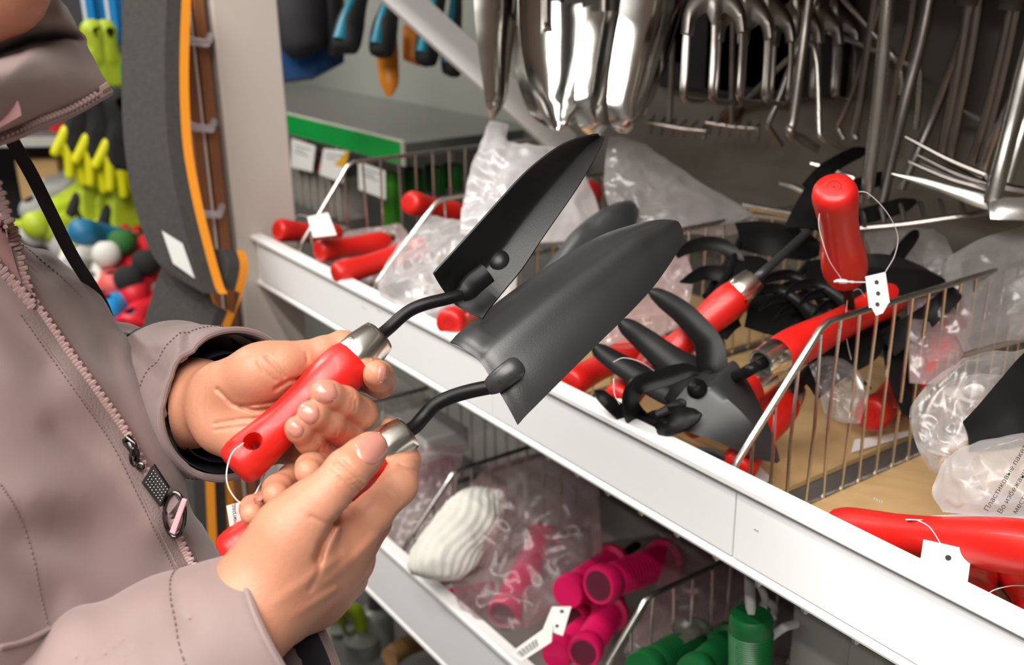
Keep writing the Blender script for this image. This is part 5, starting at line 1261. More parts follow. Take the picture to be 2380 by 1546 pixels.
# pale wire ends behind the pile
rt = root('steel_rake', PC(1850, 505, 1.12), 'bundle of three bright wire ends lying left of the upright red handle', 'rake', 'dim steel rakes at the back')
for a, b in (((1728, 476), (1900, 508)), ((1745, 484), (1896, 512)), ((1752, 499), (1908, 520))):
    G().tube(spline([PC(*a, 1.16), PC((a[0] + b[0]) / 2, (a[1] + b[1]) / 2, 1.13), PC(*b, 1.10)], 8), .0032, 8).build('prong', M_STEEL, rt)
rt = root('steel_cultivator', PC(1880, 420, 1.17), 'pair of short pale prongs poking out left of the black blunt prongs', 'cultivator head', GS)
for a, b in (((1812, 426), (1868, 446)), ((1884, 380), (1985, 416))):
    G().tube(spline([PC(*a, 1.18), PC((a[0] + b[0]) / 2, (a[1] + b[1]) / 2 - 3, 1.17), PC(*b, 1.16)], 8), [.002, .0034, .0036], 8).build('prong', M_STEEL, rt)
for x, y, lb in ((-.70, .86, 'display hook carrying the thick brown-grey rod'), (-.60, .84, 'display hook carrying the bright rods'), (-.47, .80, 'display hook carrying the rods at the right')): hook_rod(lb, x, y, 1.66)

# flat black slabs added behind the forks to stand in for deep shade
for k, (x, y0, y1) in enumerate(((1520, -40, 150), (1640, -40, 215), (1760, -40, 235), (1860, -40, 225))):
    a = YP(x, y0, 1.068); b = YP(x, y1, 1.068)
    rt = root('shade_slab', (a[0], 1.07, b[2]), ('black slab standing in for the shade right of the large aslant trowel', 'black slab standing in for the shade behind the front fork', 'black slab standing in for the shade behind the middle forks', 'black slab standing in for the shade behind the last forks')[k], 'pack', 'black slabs added for shade behind the forks')
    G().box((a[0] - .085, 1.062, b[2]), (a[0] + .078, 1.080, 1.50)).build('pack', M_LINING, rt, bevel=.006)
# ================================================================== clear plastic bags
F_CLEAR = film('clear_film', (.86, .84, .86), opac=.08, gloss=.15, rough=.28)
F_MILK = film('milky_film', (.84, .82, .84), opac=.30, gloss=.12, rough=.34)
F_WHITE = film('white_film', (.80, .78, .80), opac=.66, gloss=.2, rough=.3)
F_PINKY = film('pinkish_film', (.80, .62, .64), opac=.30, gloss=.12, rough=.2)
F_GREYF = film('grey_film', (.55, .52, .53), opac=.38, gloss=.12, rough=.25)
def crumple(p, amp, sc, seed):
    """ridged folds"""
    sc *= .8; q = Vector((p[0] * sc + seed, p[1] * sc * .7, p[2] * sc)); v = 0.0; a = 1.0
    for o in range(3):
        n = 1 - abs(mnoise.noise(q)) * 2; v += a * n; q = q * 1.9 + Vector((3.3, 1.7, 5.1)); a *= .5
    return amp * (v - .6)
def bag_sheet(name, label, cat, rows, m, amp=.008, sc=26, seed=0.0, nu=70, nv=60, thick=.0, group='crumpled clear bags', back=.03):
    """rows of (px, py, d): front of the bag; a matching rear face gives it body"""
    fine = np.stack([spline([P(*p) for p in r_], nv) for r_ in rows]); fine = np.stack([spline(fine[:, j], nu) for j in range(nv)], 1)
    du = np.gradient(fine, axis=0); dv = np.gradient(fine, axis=1); N = np.cross(du, dv); N /= np.maximum(np.linalg.norm(N, axis=2, keepdims=True), 1e-9)
    if (N[nu // 2, nv // 2] @ DD) > 0: N = -N
    uu = np.linspace(0, 1, nu)[:, None]; vv = np.linspace(0, 1, nv)[None]; rim = np.minimum(1, 5 * np.minimum(np.minimum(uu, 1 - uu), np.minimum(vv, 1 - vv)))
    dsp = np.array([[crumple(fine[i, j], amp, sc, seed) for j in range(nv)] for i in range(nu)])
    front = fine + N * (dsp * (.35 + .65 * rim))[..., None]
    dsp2 = np.array([[crumple(fine[i, j], amp, sc, seed + 9) for j in range(nv)] for i in range(nu)])
    rear = fine - N * ((back * np.sqrt(rim) + .001) + dsp2 * .5 * rim)[..., None]
    g = G(); g.sheet(front); g.sheet(rear[:, ::-1])
    o = g.build(name, m, smooth=True, fix=False)
    try: o.data.attributes.remove(o.data.attributes['sharp_edge'])
    except Exception: pass
    return tag(o, label, cat, group)
bag_sheet('plastic_bag', 'white crumpled bag peaking up behind the upper held trowel', 'plastic bag', [[(1138, 282, 1.36), (1158, 284, 1.36), (1182, 290, 1.36)], [(1122, 330, 1.34), (1160, 330, 1.33), (1180, 345, 1.34)], [(1105, 372, 1.32), (1170, 372, 1.29), (1290, 340, 1.33)], [(1090, 420, 1.30), (1190, 430, 1.26), (1350, 400, 1.32)], [(1075, 480, 1.28), (1190, 500, 1.25), (1390, 480, 1.30)], [(1070, 545, 1.25), (1200, 560, 1.23), (1390, 560, 1.28)]], F_WHITE, .012, 22, 1.0)
bag_sheet('plastic_bag', 'clear pointed bag sheet spreading right from the tip of the upper trowel', 'plastic bag', [[(1415, 318, 1.28), (1450, 320, 1.28), (1490, 335, 1.28)], [(1408, 370, 1.26), (1480, 370, 1.25), (1570, 385, 1.26)], [(1405, 430, 1.24), (1500, 430, 1.22), (1650, 440, 1.24)], [(1420, 490, 1.21), (1540, 485, 1.20), (1752, 498, 1.20)], [(1480, 548, 1.19), (1600, 535, 1.18), (1740, 510, 1.19)]], F_GREYF, .009, 20, 5.0)
bag_sheet('plastic_bag', 'whitish bag crumpled in the bay below the second wire divider', 'plastic bag', [[(1000, 500, 1.330), (1080, 510, 1.310), (1160, 480, 1.320)], [(940, 560, 1.310), (1040, 570, 1.270), (1180, 540, 1.290)], [(900, 610, 1.290), (1000, 630, 1.240), (1200, 600, 1.260)], [(880, 660, 1.270), (1000, 680, 1.210), (1200, 660, 1.230)], [(885, 690, 1.260), (1000, 745, 1.200), (1190, 740, 1.200)]], F_MILK, .012, 24, 12.0)
bag_sheet('plastic_bag', 'pinkish clear bag between the lower held trowel and the third wire divider', 'plastic bag', [[(1330, 620, 1.16), (1450, 600, 1.16), (1590, 580, 1.14)], [(1300, 680, 1.13), (1440, 660, 1.10), (1610, 640, 1.12)], [(1310, 740, 1.11), (1450, 730, 1.08), (1600, 710, 1.10)], [(1330, 790, 1.08), (1440, 800, 1.05), (1560, 780, 1.07)]], F_PINKY, .010, 24, 17.0)
bag_sheet('plastic_bag', 'pink printed bag between the stacked red handles and the second wire divider', 'plastic bag', [[(800, 540, 1.510), (860, 530, 1.510), (930, 520, 1.490)], [(790, 580, 1.490), (870, 575, 1.470), (960, 560, 1.470)], [(800, 640, 1.450), (880, 650, 1.430), (980, 620, 1.430)]], F_PINKY, .008, 24, 23.0)
bag_sheet('plastic_bag', 'large crumpled clear bag round the black blade in the right-hand bay', 'plastic bag', [[(2250, 838, 0.812), (2300, 822, 0.812), (2370, 815, 0.812), (2440, 800, 0.812)], [(2180, 875, 0.802), (2250, 870, 0.787), (2330, 870, 0.777), (2440, 860, 0.782)], [(2125, 930, 0.797), (2210, 935, 0.777), (2250, 950, 0.767), (2300, 950, 0.777)], [(2118, 990, 0.787), (2190, 1000, 0.767), (2240, 1010, 0.762), (2255, 1020, 0.772)], [(2135, 1050, 0.777), (2190, 1060, 0.764), (2235, 1070, 0.762), (2250, 1070, 0.767)], [(2170, 1100, 0.772), (2200, 1100, 0.767), (2225, 1095, 0.767), (2240, 1090, 0.769)]], F_CLEAR, .010, 30, 31.0, back=.035)
bgo = bag_sheet('plastic_bag', 'crumpled clear bag with small black warning print on the cardboard at the right edge', 'plastic bag', [[(2240, 1040, .735), (2310, 1020, .735), (2390, 1012, .735), (2470, 1010, .73)], [(2195, 1075, .730), (2290, 1068, .705), (2390, 1058, .695), (2480, 1060, .69)], [(2178, 1115, .725), (2280, 1115, .695), (2390, 1110, .680), (2490, 1110, .675)], [(2168, 1150, .72), (2280, 1160, .690), (2390, 1155, .675), (2490, 1160, .67)], [(2190, 1190, .712), (2290, 1200, .690), (2390, 1200, .675), (2490, 1210, .67)]], F_MILK, .007, 34, 40.0, back=.03)
bo = np.array(bgo.location)
xd = P(2375, 1090, .66) - P(2292, 1190, .672)
for k, (tx, x, y) in enumerate((('Пластиковые пакеты могут быть опасны.', 2296, 1190), ('Во избежание опасности удушья', 2327, 1196), ('место, не доступное', 2362, 1196))):
    o0 = P(x, y, .664 - k * .002)
    text_mesh(tx, .0052, o0, P(x + 62, y - 102, .662 - k * .002) - o0, -RR * .75 - UU * .6, 'printed_line', M_INK, None).build('printed_line', M_INK, bgo, smooth=False, fix=False)
bag_sheet('plastic_bag', 'dim clear bag behind the wire divider at the right edge', 'plastic bag', [[(2200, 600, 1.00), (2290, 550, 1.02), (2400, 520, 1.02)], [(2190, 680, .98), (2290, 640, .985), (2400, 610, .99)], [(2210, 760, .95), (2300, 730, .955), (2410, 700, .96)], [(2240, 820, .92), (2320, 800, .93), (2420, 780, .94)]], F_GREYF, .010, 22, 52.0)
bag_sheet('plastic_bag', 'clear bag heaped at the back behind the upright red handle tag', 'plastic bag', [[(2010, 540, 1.12), (2090, 530, 1.13), (2170, 530, 1.13)], [(2020, 580, 1.10), (2110, 570, 1.10), (2200, 560, 1.10)], [(2030, 620, 1.07), (2120, 620, 1.07), (2220, 600, 1.07)]], F_GREYF, .010, 22, 60.0)
bag_sheet('plastic_bag', 'scrap of clear film over the butt-on red handle behind the wires', 'plastic bag', [[(1880, 850, .93), (1930, 830, .93), (1990, 860, .93)], [(1900, 900, .91), (1960, 900, .90), (2010, 910, .91)], [(1915, 960, .90), (1950, 980, .895), (2000, 985, .90)]], F_CLEAR, .008, 40, 66.0, nu=36, nv=36, back=.012)
rt = root('red_packet', P(2190, 830, .98), 'red packet in clear film behind the wire divider, left of the large clear bag', 'packet')
gr = np.stack([spline([P(*p) for p in r_], 16) for r_ in ([(2128, 880, .955), (2170, 862, .96), (2205, 830, .965)], [(2148, 810, .97), (2185, 800, .975), (2228, 760, .985)], [(2160, 765, .98), (2195, 752, .985), (2228, 735, .99)])])
gr = np.stack([spline(gr[:, j], 16) for j in range(16)], 1)
for i in range(16):
    for j in range(16): gr[i, j] += DD * crumple(gr[i, j], .006, 40, 3.0)
G().sheet(gr, .016).build('wrapped_head', M_RED, rt)
bag_sheet('plastic_bag', 'pinkish film over the red packet behind the wire divider', 'plastic bag', [[(2110, 700, .965), (2170, 690, .965), (2250, 690, .97)], [(2110, 780, .945), (2180, 770, .945), (2260, 750, .95)], [(2115, 890, .925), (2170, 890, .925), (2230, 850, .93)]], F_PINKY, .008, 30, 91.0, nu=40, nv=40, back=.012)
# ================================================================== the lower shelf
M_PINK = mat('hot_pink_plastic', (.62, .006, .10), rough=.35, spec=.5)
M_PINKD = mat('crimson_plastic', (.50, .006, .045), rough=.4)
M_GRN = mat('green_plastic', (.003, .095, .022), rough=.42)
M_WIREW = mat('white_coated_wire', (.72, .70, .70), rough=.4)
M_INNER = mat('dark_socket', (.10, .003, .02), rough=.7)
M_COTTON = mat('white_knit_cotton', (.74, .72, .66), rough=.95, bump=.8, bscale=260, bdist=.001)
def ribbed(rt, p0, p1, r=.0165, m=None, ribs=16, socket=True, flange=True, hexa=False):
    m = m or M_PINK; ax = unit(p1 - p0); L = np.linalg.norm(p1 - p0)
    pr_ = [(0, r * 1.02), (.003, r * 1.10), (.016, r * 1.12), (.020, r * 1.0)]
    n = ribs * 4
    for i in range(n):
        t = .024 + (L - .040) * i / n; pr_.append((t, r * (.94 + .05 * (1 - abs(math.sin(math.pi * ribs * i / n))) + .05 * i / n)))
    pr_ += [(L - .014, r * .98), (L - .012, r * (1.32 if flange else 1.0)), (L - .004, r * (1.36 if flange else 1.0)), (L, r * (1.25 if flange else .9))]
    h = G().lathe(p0, ax, pr_, 20).build('handle', m, rt)
    if socket:
        G().lathe(p0 + ax * .001, -ax, [(0, r * .82), (.0012, r * .84)], 20).build('end_socket', M_INNER if m is not M_GRN else mat('dark_green_socket', (.002, .05, .012), rough=.7), h)
    return ax
GP = 'pink ribbed handles on the lower shelf'
def pink(label, q0, x1, y1, L=.135, r=.017, m=None, sign=1, name='hand_rake', socket=True, flange=True):
    q1 = far_end(q0, x1, y1, L, sign); rt = root(name, q0, label, 'hand tool', GP if m is not M_GRN else 'green ribbed handles on the lower shelf')
    ax = ribbed(rt, q0, q1, r, m, socket=socket, flange=flange)
    return rt, q0, q1, ax
rt, q0, q1, ax = pink('hot pink ribbed handle lying alone on the clear bags, collar end up', plane(1168, 1428, 1, .590), 1268, 1245, .165, .0185)
rt, q0, q1, ax = pink('crimson pink ribbed handle with a hollow end facing us, upper of the pile', plane(1390, 1362, 1, .640), 1552, 1300, .150, .0205)
neck(rt, [q1, q1 + ax * .08], .006, M_BLACK, 6)
rt, q0, q1, ax = pink('crimson round ended handle beside the upper hollow ended one', plane(1318, 1378, 1, .640), 1425, 1305, .135, .0185, socket=False); neck(rt, [q1, q1 + ax * .08], .006, M_BLACK, 6)
rt, q0, q1, ax = pink('hot pink handle at the bottom edge, left of its pair', plane(1292, 1522, 1, .592), 1390, 1440, .13, .0170, socket=False)
rt, q0, q1, ax = pink('hot pink hollow ended handle at the bottom edge by the slanting divider wire', plane(1356, 1518, 1, .600), 1420, 1420, .13, .0175)
rt, q0, q1, ax = pink('crimson handle end under the long white barcode tag', plane(1330, 1440, 1, .66), 1420, 1400, .12, .017)
rt, q0, q1, ax = pink('pink handle lying flat by the lower price rail at the left of the bags', plane(1050, 1398, 1, .600), 1160, 1372, .14, .016, socket=False)
rt, q0, q1, ax = pink('crimson handle left of the near lower divider, partly behind the hand', plane(950, 1120, 1, .72), 1030, 1090, .13, .020)
rt, q0, q1, ax = pink('dark pink handle lying behind the lower divider wires', plane(1085, 1185, 1, .74), 1170, 1150, .13, .011, socket=False)
# white cotton glove bundle in film
def bundle(name, label, cat, rows, m, amp, sc, seed, nu=60, nv=40, th=.05, rib=0.0, group=None):
    fine = np.stack([spline([P(*p) for p in r_], nv) for r_ in rows]); fine = np.stack([spline(fine[:, j], nu) for j in range(nv)], 1)
    du = np.gradient(fine, axis=0); dv = np.gradient(fine, axis=1); N = np.cross(du, dv); N /= np.maximum(np.linalg.norm(N, axis=2, keepdims=True), 1e-9)
    if (N[nu // 2, nv // 2] @ DD) > 0: N = -N
    uu = np.linspace(0, 1, nu)[:, None] * np.ones((1, nv)); vv = np.linspace(0, 1, nv)[None] * np.ones((nu, 1)); dome = np.sqrt(np.clip(16 * uu * (1 - uu) * vv * (1 - vv), 0, 1))
    dsp = np.array([[crumple(fine[i, j], amp, sc, seed) + rib * math.sin(j * 1.9 + 2 * math.sin(i * .2)) for j in range(nv)] for i in range(nu)])
    g = G(); g.sheet(fine + N * (dome * th * .5 + dsp * np.clip(dome * 3, 0, 1))[..., None]); g.sheet((fine - N * (dome * th * .5)[..., None])[:, ::-1])
    o = g.build(name, m, smooth=True)
    try: o.data.attributes.remove(o.data.attributes['sharp_edge'])
    except Exception: pass
    return tag(o, label, cat, group)
bundle('cotton_glove_bundle', 'bundle of white knitted gloves under clear film on the lower shelf', 'gloves', [[(1060, 1150, 1.36), (1120, 1135, 1.37), (1185, 1150, 1.37)], [(1010, 1220, 1.33), (1090, 1210, 1.32), (1160, 1230, 1.34)], [(960, 1290, 1.30), (1030, 1300, 1.28), (1120, 1300, 1.30)], [(955, 1335, 1.29), (1010, 1350, 1.27), (1070, 1350, 1.28)]], M_COTTON, .005, 30, 71.0, rib=.0016)
F_PK2 = film('rosy_film', (.62, .44, .46), opac=.20, gloss=.10, rough=.3)
bag_sheet('plastic_bag', 'large rosy clear bag heaped round the hot pink handle on the lower shelf', 'plastic bag', [[(1130, 1085, 1.390), (1240, 1060, 1.390), (1330, 1090, 1.390), (1385, 1130, 1.370)], [(1060, 1180, 1.350), (1200, 1170, 1.320), (1330, 1180, 1.310), (1395, 1220, 1.310)], [(1040, 1290, 1.310), (1180, 1290, 1.280), (1300, 1290, 1.270), (1395, 1310, 1.290)], [(1060, 1390, 1.270), (1160, 1400, 1.240), (1260, 1400, 1.230), (1340, 1380, 1.260)], [(1090, 1440, 1.250), (1160, 1460, 1.220), (1220, 1460, 1.220), (1290, 1420, 1.250)]], F_PK2, .016, 17, 75.0, back=.05)
bag_sheet('plastic_bag', 'rosy clear bag at the left end of the lower shelf behind the near hand', 'plastic bag', [[(940, 1040, 1.55), (1010, 1030, 1.55), (1080, 1040, 1.54)], [(920, 1130, 1.48), (1000, 1140, 1.46), (1060, 1130, 1.47)], [(900, 1210, 1.44), (960, 1230, 1.42), (1040, 1220, 1.43)], [(905, 1270, 1.42), (950, 1290, 1.40), (1000, 1290, 1.40)]], F_PK2, .012, 20, 81.0)
bag_sheet('plastic_bag', 'dark rosy bag behind the right-hand lower divider', 'plastic bag', [[(1560, 1240, 1.26), (1660, 1230, 1.26), (1770, 1270, 1.26)], [(1540, 1330, 1.21), (1650, 1330, 1.19), (1760, 1340, 1.21)], [(1500, 1420, 1.16), (1600, 1430, 1.14), (1700, 1400, 1.16)], [(1450, 1520, 1.10), (1540, 1520, 1.08), (1620, 1480, 1.11)]], F_PK2, .014, 18, 88.0)
# long white tag with a barcode
ptag = root('barcode_tag', P(1250, 1470, 1.09), 'long white tag with a barcode lying over the pink handles on the lower shelf', 'tag')
tg, nn = price_tag(ptag, [P(1182, 1520, 1.075), P(1285, 1446, 1.10), P(1282, 1492, 1.07), P(1212, 1538, 1.06)], holes=(), name='tag_lower_half')
price_tag(ptag, [P(1283, 1410, 1.115), P(1328, 1410, 1.112), P(1308, 1478, 1.085), P(1262, 1462, 1.095)], holes=((.6, .2, .0022), (.6, .75, .002)), name='tag_upper_half')
g = G()
for k in range(18):
    t = .10 + .50 * k / 18; w = .010 * (1 + (k * 7 % 3)) * .6
    a = P(1182, 1520, 1.075) * (1 - t) + P(1285, 1446, 1.10) * t; b = P(1212, 1538, 1.06) * (1 - t) + P(1282, 1492, 1.07) * t
    a2 = P(1182, 1520, 1.075) * (1 - t - w) + P(1285, 1446, 1.10) * (t + w); b2 = P(1212, 1538, 1.06) * (1 - t - w) + P(1282, 1492, 1.07) * (t + w)
    lo_, hi_ = .30, .78
    g.add([a * (1 - lo_) + b * lo_ + nn * .0007, a * (1 - hi_) + b * hi_ + nn * .0007, a2 * (1 - hi_) + b2 * hi_ + nn * .0007, a2 * (1 - lo_) + b2 * lo_ + nn * .0007], [(0, 1, 2, 3)])
g.build('barcode', M_INK, tg, smooth=False, fix=False)
# pale plates standing at the back of the lower shelf
for pts, lab, m in (([(1530, 1235, 1.32), (1700, 1190, 1.34), (1710, 1290, 1.27), (1610, 1322, 1.25)], 'pale grey metal plate leaning at the back of the lower shelf', M_GREY), ([(1390, 1130, 1.42), (1530, 1130, 1.42), (1530, 1240, 1.36), (1400, 1260, 1.34)], 'dull grey sheet standing behind the rosy bag', M_GREY)):
    c = [P(*p) for p in pts]; grid = [[(c[0] * (1 - u) + c[1] * u) * (1 - v) + (c[3] * (1 - u) + c[2] * u) * v for u in np.linspace(0, 1, 6)] for v in np.linspace(0, 1, 6)]
    o = G().sheet(grid, .004).build('metal_plate', m, smooth=False); tag(o, lab, 'plate')
# green handled weeding tools with white wire shanks
rt, q0, q1, ax = pink('green ribbed handle at the bottom edge, leftmost of the green ones', plane(1490, 1560, 1, .600), 1622, 1482, .150, .0185, M_GRN, socket=False, name='weeding_fork')
G().tube(spline([q1 - ax * .004, P(1690, 1425, depth_of(q1) + .05), P(1742, 1372, depth_of(q1) + .09), P(1752, 1350, depth_of(q1) + .10)], 16), .0042, 10).build('white_shank', M_WIREW, rt)
rt, q0, q1, ax = pink('green ribbed handle at the bottom edge, middle of the green ones', plane(1610, 1570, 1, .600), 1700, 1495, .125, .0170, M_GRN, socket=False, name='weeding_fork')
d_ = depth_of(q1)
G().tube(spline([q1 - ax * .004, P(1745, 1448, d_ + .03), P(1765, 1420, d_ + .05), P(1782, 1400, d_ + .06), P(1800, 1412, d_ + .05), P(1796, 1436, d_ + .04)], 24), .0042, 10).build('white_shank', M_WIREW, rt)
q0 = plane(1742, 1600, 1, .610); q1 = P(1746, 1428, depth_of(q0) - .02)
rt = root('weeding_fork', q0, 'thick green ribbed handle standing upright beside the grey bin', 'hand tool', 'green ribbed handles on the lower shelf'); ax = ribbed(rt, q0, q1, .0195, M_GRN, socket=False, flange=False)
d_ = depth_of(q1)
G().tube(spline([q1 - ax * .004, P(1744, 1400, d_ + .02), P(1742, 1340, d_ + .06), P(1742, 1310, d_ + .08)], 12), .0050, 10).build('white_shank', M_WIREW, rt)
G().tube(spline([P(1752, 1350, d_ + .06), P(1768, 1366, d_ + .06), P(1778, 1392, d_ + .05), P(1775, 1415, d_ + .04)], 16), .0034, 8).build('white_prong', M_WIREW, rt)
G().tube(spline([P(1780, 1490, d_ + .02), P(1820, 1460, d_ + .03), P(1850, 1450, d_ + .04)], 10), .0040, 8).build('white_prong', M_WIREW, rt)
# grey bin at the right
rt = root('grey_bin', plane(1910, 1500, 1, .72), 'grey rounded plastic bin under the price rail at the right', 'bin')
c = plane(1815, 1460, 1, .70); x0, x1 = c[0] + .012, c[0] + .19
sec = [(x0 + .02, .80), (x0 + .004, .76), (x0, .72), (x0 + .006, .70), (x0 + .022, .692), (x0 + .075, .690), (x0 + .080, .684), (x0 + .105, .684), (x0 + .110, .690), (x1 - .02, .692), (x1 - .004, .70), (x1, .72), (x1 - .01, .80)]
g = G().sheet([[V(a, b, z) for a, b in sec] for z in np.linspace(.592, .90, 8)], .003); g.build('bin_wall', mat('grey_bin_plastic', (.36, .36, .34), rough=.45), rt)
# ------------------------------------------------------------------ below: things on the base shelf seen under the lower rail
o = G().box((XL, .56, .12), (.3, 1.066, .14)).build('store_shelf', M_DARKGREY, smooth=False); tag(o, 'dark base shelf at the foot of the bay', 'shelf', 'store shelves of the bay')
M_LIME = mat('lime_plastic', (.34, .46, .01), rough=.4)
GLM = 'lime sprayer heads under the lower shelf'
def sprayer(label, x, y, d, s):
    base = plane(x, y, 1, .72); base = V(base[0], .72, .141)
    top = plane(x, y, 1, .72)
    rt = root('garden_sprayer', base, label, 'sprayer', GLM)
    h = top[2] - .141
    G().lathe(base, ZZ, [(0, .03), (.004, .036), (h * .62, .036), (h * .78, .022), (h * .84, .014), (h * .90, .014)], 18).build('bottle', mat('grey_bottle', (.24, .25, .22), rough=.35), rt)
    t = V(base[0], .72, .141 + h * .86)
    G().tube(spline([t + V(0, 0, 0), t + ZZ * .02, t + ZZ * .045 - RH * .010, t + ZZ * .052 - RH * .045, t + ZZ * .045 - RH * .058], 16), [.013, .014, .016, .011, .008], 12).build('spray_head', M_LIME, rt)
    G().tube(spline([t + ZZ * .03 - RH * .030, t + ZZ * .008 - RH * .034, t - ZZ * .014 - RH * .026], 8), [.006, .005, .003], 8).build('trigger', M_LIME, rt)
sprayer('lime headed sprayer left of its pair under the lower shelf, by the steel upright', 790, 1440, 1.6, 1); sprayer('lime headed sprayer right of its pair under the lower shelf', 838, 1455, 1.6, 1)
rt = root('bottle', V(*plane(878, 1500, 1, .76)[:2], .141), 'grey bottle beside the lime sprayers under the lower shelf', 'bottle')
b_ = V(*plane(878, 1500, 1, .76)[:2], .141); hh = plane(880, 1418, 1, .76)[2] - .141
G().lathe(b_, ZZ, [(0, .028), (.005, .036), (hh * .8, .036), (hh * .92, .028), (hh, .014)], 20).build('body', MATS['grey_bottle'], rt); G().lathe(b_ + ZZ * hh, ZZ, [(0, .015), (.03, .014), (.031, .004)], 16).build('cap', M_DARKGREY, rt)
o = G().tube(spline([plane(905, 1530, 1, .62), plane(945, 1502, 1, .66), plane(1020, 1478, 1, .74)], 12), .017, 14).build('wooden_pole', mat('tan_wood', (.30, .16, .06), rough=.5, noise=.3, nscale=12)); tag(o, 'tan wooden pole lying under the lower price rail', 'pole')
# wire baskets and silvery stuff at the left end of the lower shelf
fence('wire_divider', 'pale wire divider at the left end of the lower shelf behind the far hand', -1.34, .78, .590, .70, .66, .574, 1.05, 20, GL)
for k, (x, y, d, w, h, lab) in enumerate(((905, 915, 1.75, .10, .05, 'grey flat packet lying at the left end of the lower shelf, behind the far hand'), (985, 985, 1.60, .09, .04, 'pale flat packet lying nearer on the left end of the lower shelf'))):
    c = P(x, y, d); o = G().box((c[0] - w, c[1] - .03, c[2] - h), (c[0] + w * .6, c[1] + .05, c[2])).build('packet', (M_GREY, M_PAPERGREY)[k], bevel=.004); tag(o, lab, 'packet', 'packets on the lower shelf')
# ================================================================== neighbouring bay: things under and over the green rail
GC = 'price cards hanging under the green rail'
for k, (pts, y, lab) in enumerate(((((678, 322), (733, 340), (726, 400), (676, 388)), .938, 'small white price card at the left under the green rail'), (((752, 345), (812, 352), (795, 425), (742, 405)), .935, 'white and yellow price card hanging askew under the green rail'), (((832, 375), (895, 398), (896, 464), (834, 440)), .930, 'large white price card at the right under the green rail'))):
    rt = root('price_card', plane(*pts[3], 1, y), lab, 'price card', GC)
    tg, nn = price_tag(rt, [plane(*p, 1, y) for p in pts], M_PAPER, thick=.0008, name='card')
    a, b, c, d = [plane(*p, 1, y) for p in pts]
    if k == 1:
        G().sheet([[a * .1 + b * .9 + nn * .001, b + nn * .001], [(d + (c - d) * .55) * .5 + (a + (b - a) * .55) * .5 + nn * .001, (c * .5 + b * .5) + nn * .001]]).build('yellow_patch', mat('amber_ink', (.8, .42, .02), rough=.5), tg, fix=False)
    for j, (t0, t1, h_) in enumerate(((.15, .85, .16), (.15, .6, .30), (.15, .75, .42))[:2 if k == 1 else 3]):
        p0 = a * (1 - h_) + d * h_; p1 = b * (1 - h_) + c * h_
        G().tube([p0 + (p1 - p0) * t0 + nn * .0012, p0 + (p1 - p0) * t1 + nn * .0012], .0011, 4).build('printed_line', mat('grey_ink', (.3, .3, .32), rough=.7), tg)
    q = (a + b) / 2
    G().tube([q, V(q[0], q[1] + .006, 1.075)], .0012, 6).build('hanger', M_STEEL, rt)
# packs hanging in a row below the green rail
M_PACK = mat('pale_pack_card', (.50, .46, .42), rough=.5, noise=.4, nscale=30)
for k in range(9):
    x = -2.16 + k * .042 - .20; rt = root('seed_packet', (x, .985, .93), 'thin pale card packet hanging in a row under the green rail', 'packet', 'pale packets under the green rail')
    G().box((x - .004, .955, .905), (x + .004, 1.02, 1.02)).build('pack', M_PACK, rt, smooth=False); G().box((x - .0046, .953, 1.0), (x + .0046, 1.022, 1.022)).build('header_strip', M_DARKGREY if k % 3 else M_RED, rt, smooth=False)
    G().tube([V(x, .99, 1.022), V(x, .99, 1.086)], .0015, 5).build('hanger', M_STEEL, rt)
M_GPACK = mat('bright_green_pack', (.06, .30, .02), rough=.35, noise=.5, nscale=20)
for k, (x, y0, y1, w) in enumerate(((905, 400, 545, .055), (960, 390, 470, .05), (1010, 385, 450, .05), (1052, 380, 440, .045))):
    a = plane(x, y0, 1, 1.00 + .03 * k); b = plane(x, y1, 1, 1.00 + .03 * k)
    rt = root('green_packet', (a[0], a[1], b[2]), ('tall bright green packet right of the large price card', 'dark green packet second from the large price card', 'dark green packet third from the large price card', 'dark green packet farthest from the large price card')[k], 'packet', 'green packets under the green rail')
    G().box((a[0] - w / 2, a[1] - .01, b[2]), (a[0] + w / 2, a[1] + .012, a[2])).build('pack', M_GPACK if k == 0 else mat('deep_green_pack', (.012, .09, .012), rough=.4, noise=.6, nscale=18), rt, bevel=.003)
    G().tube([V(a[0], a[1], a[2]), V(a[0], a[1], 1.086)], .0015, 5).build('hanger', M_STEEL, rt)
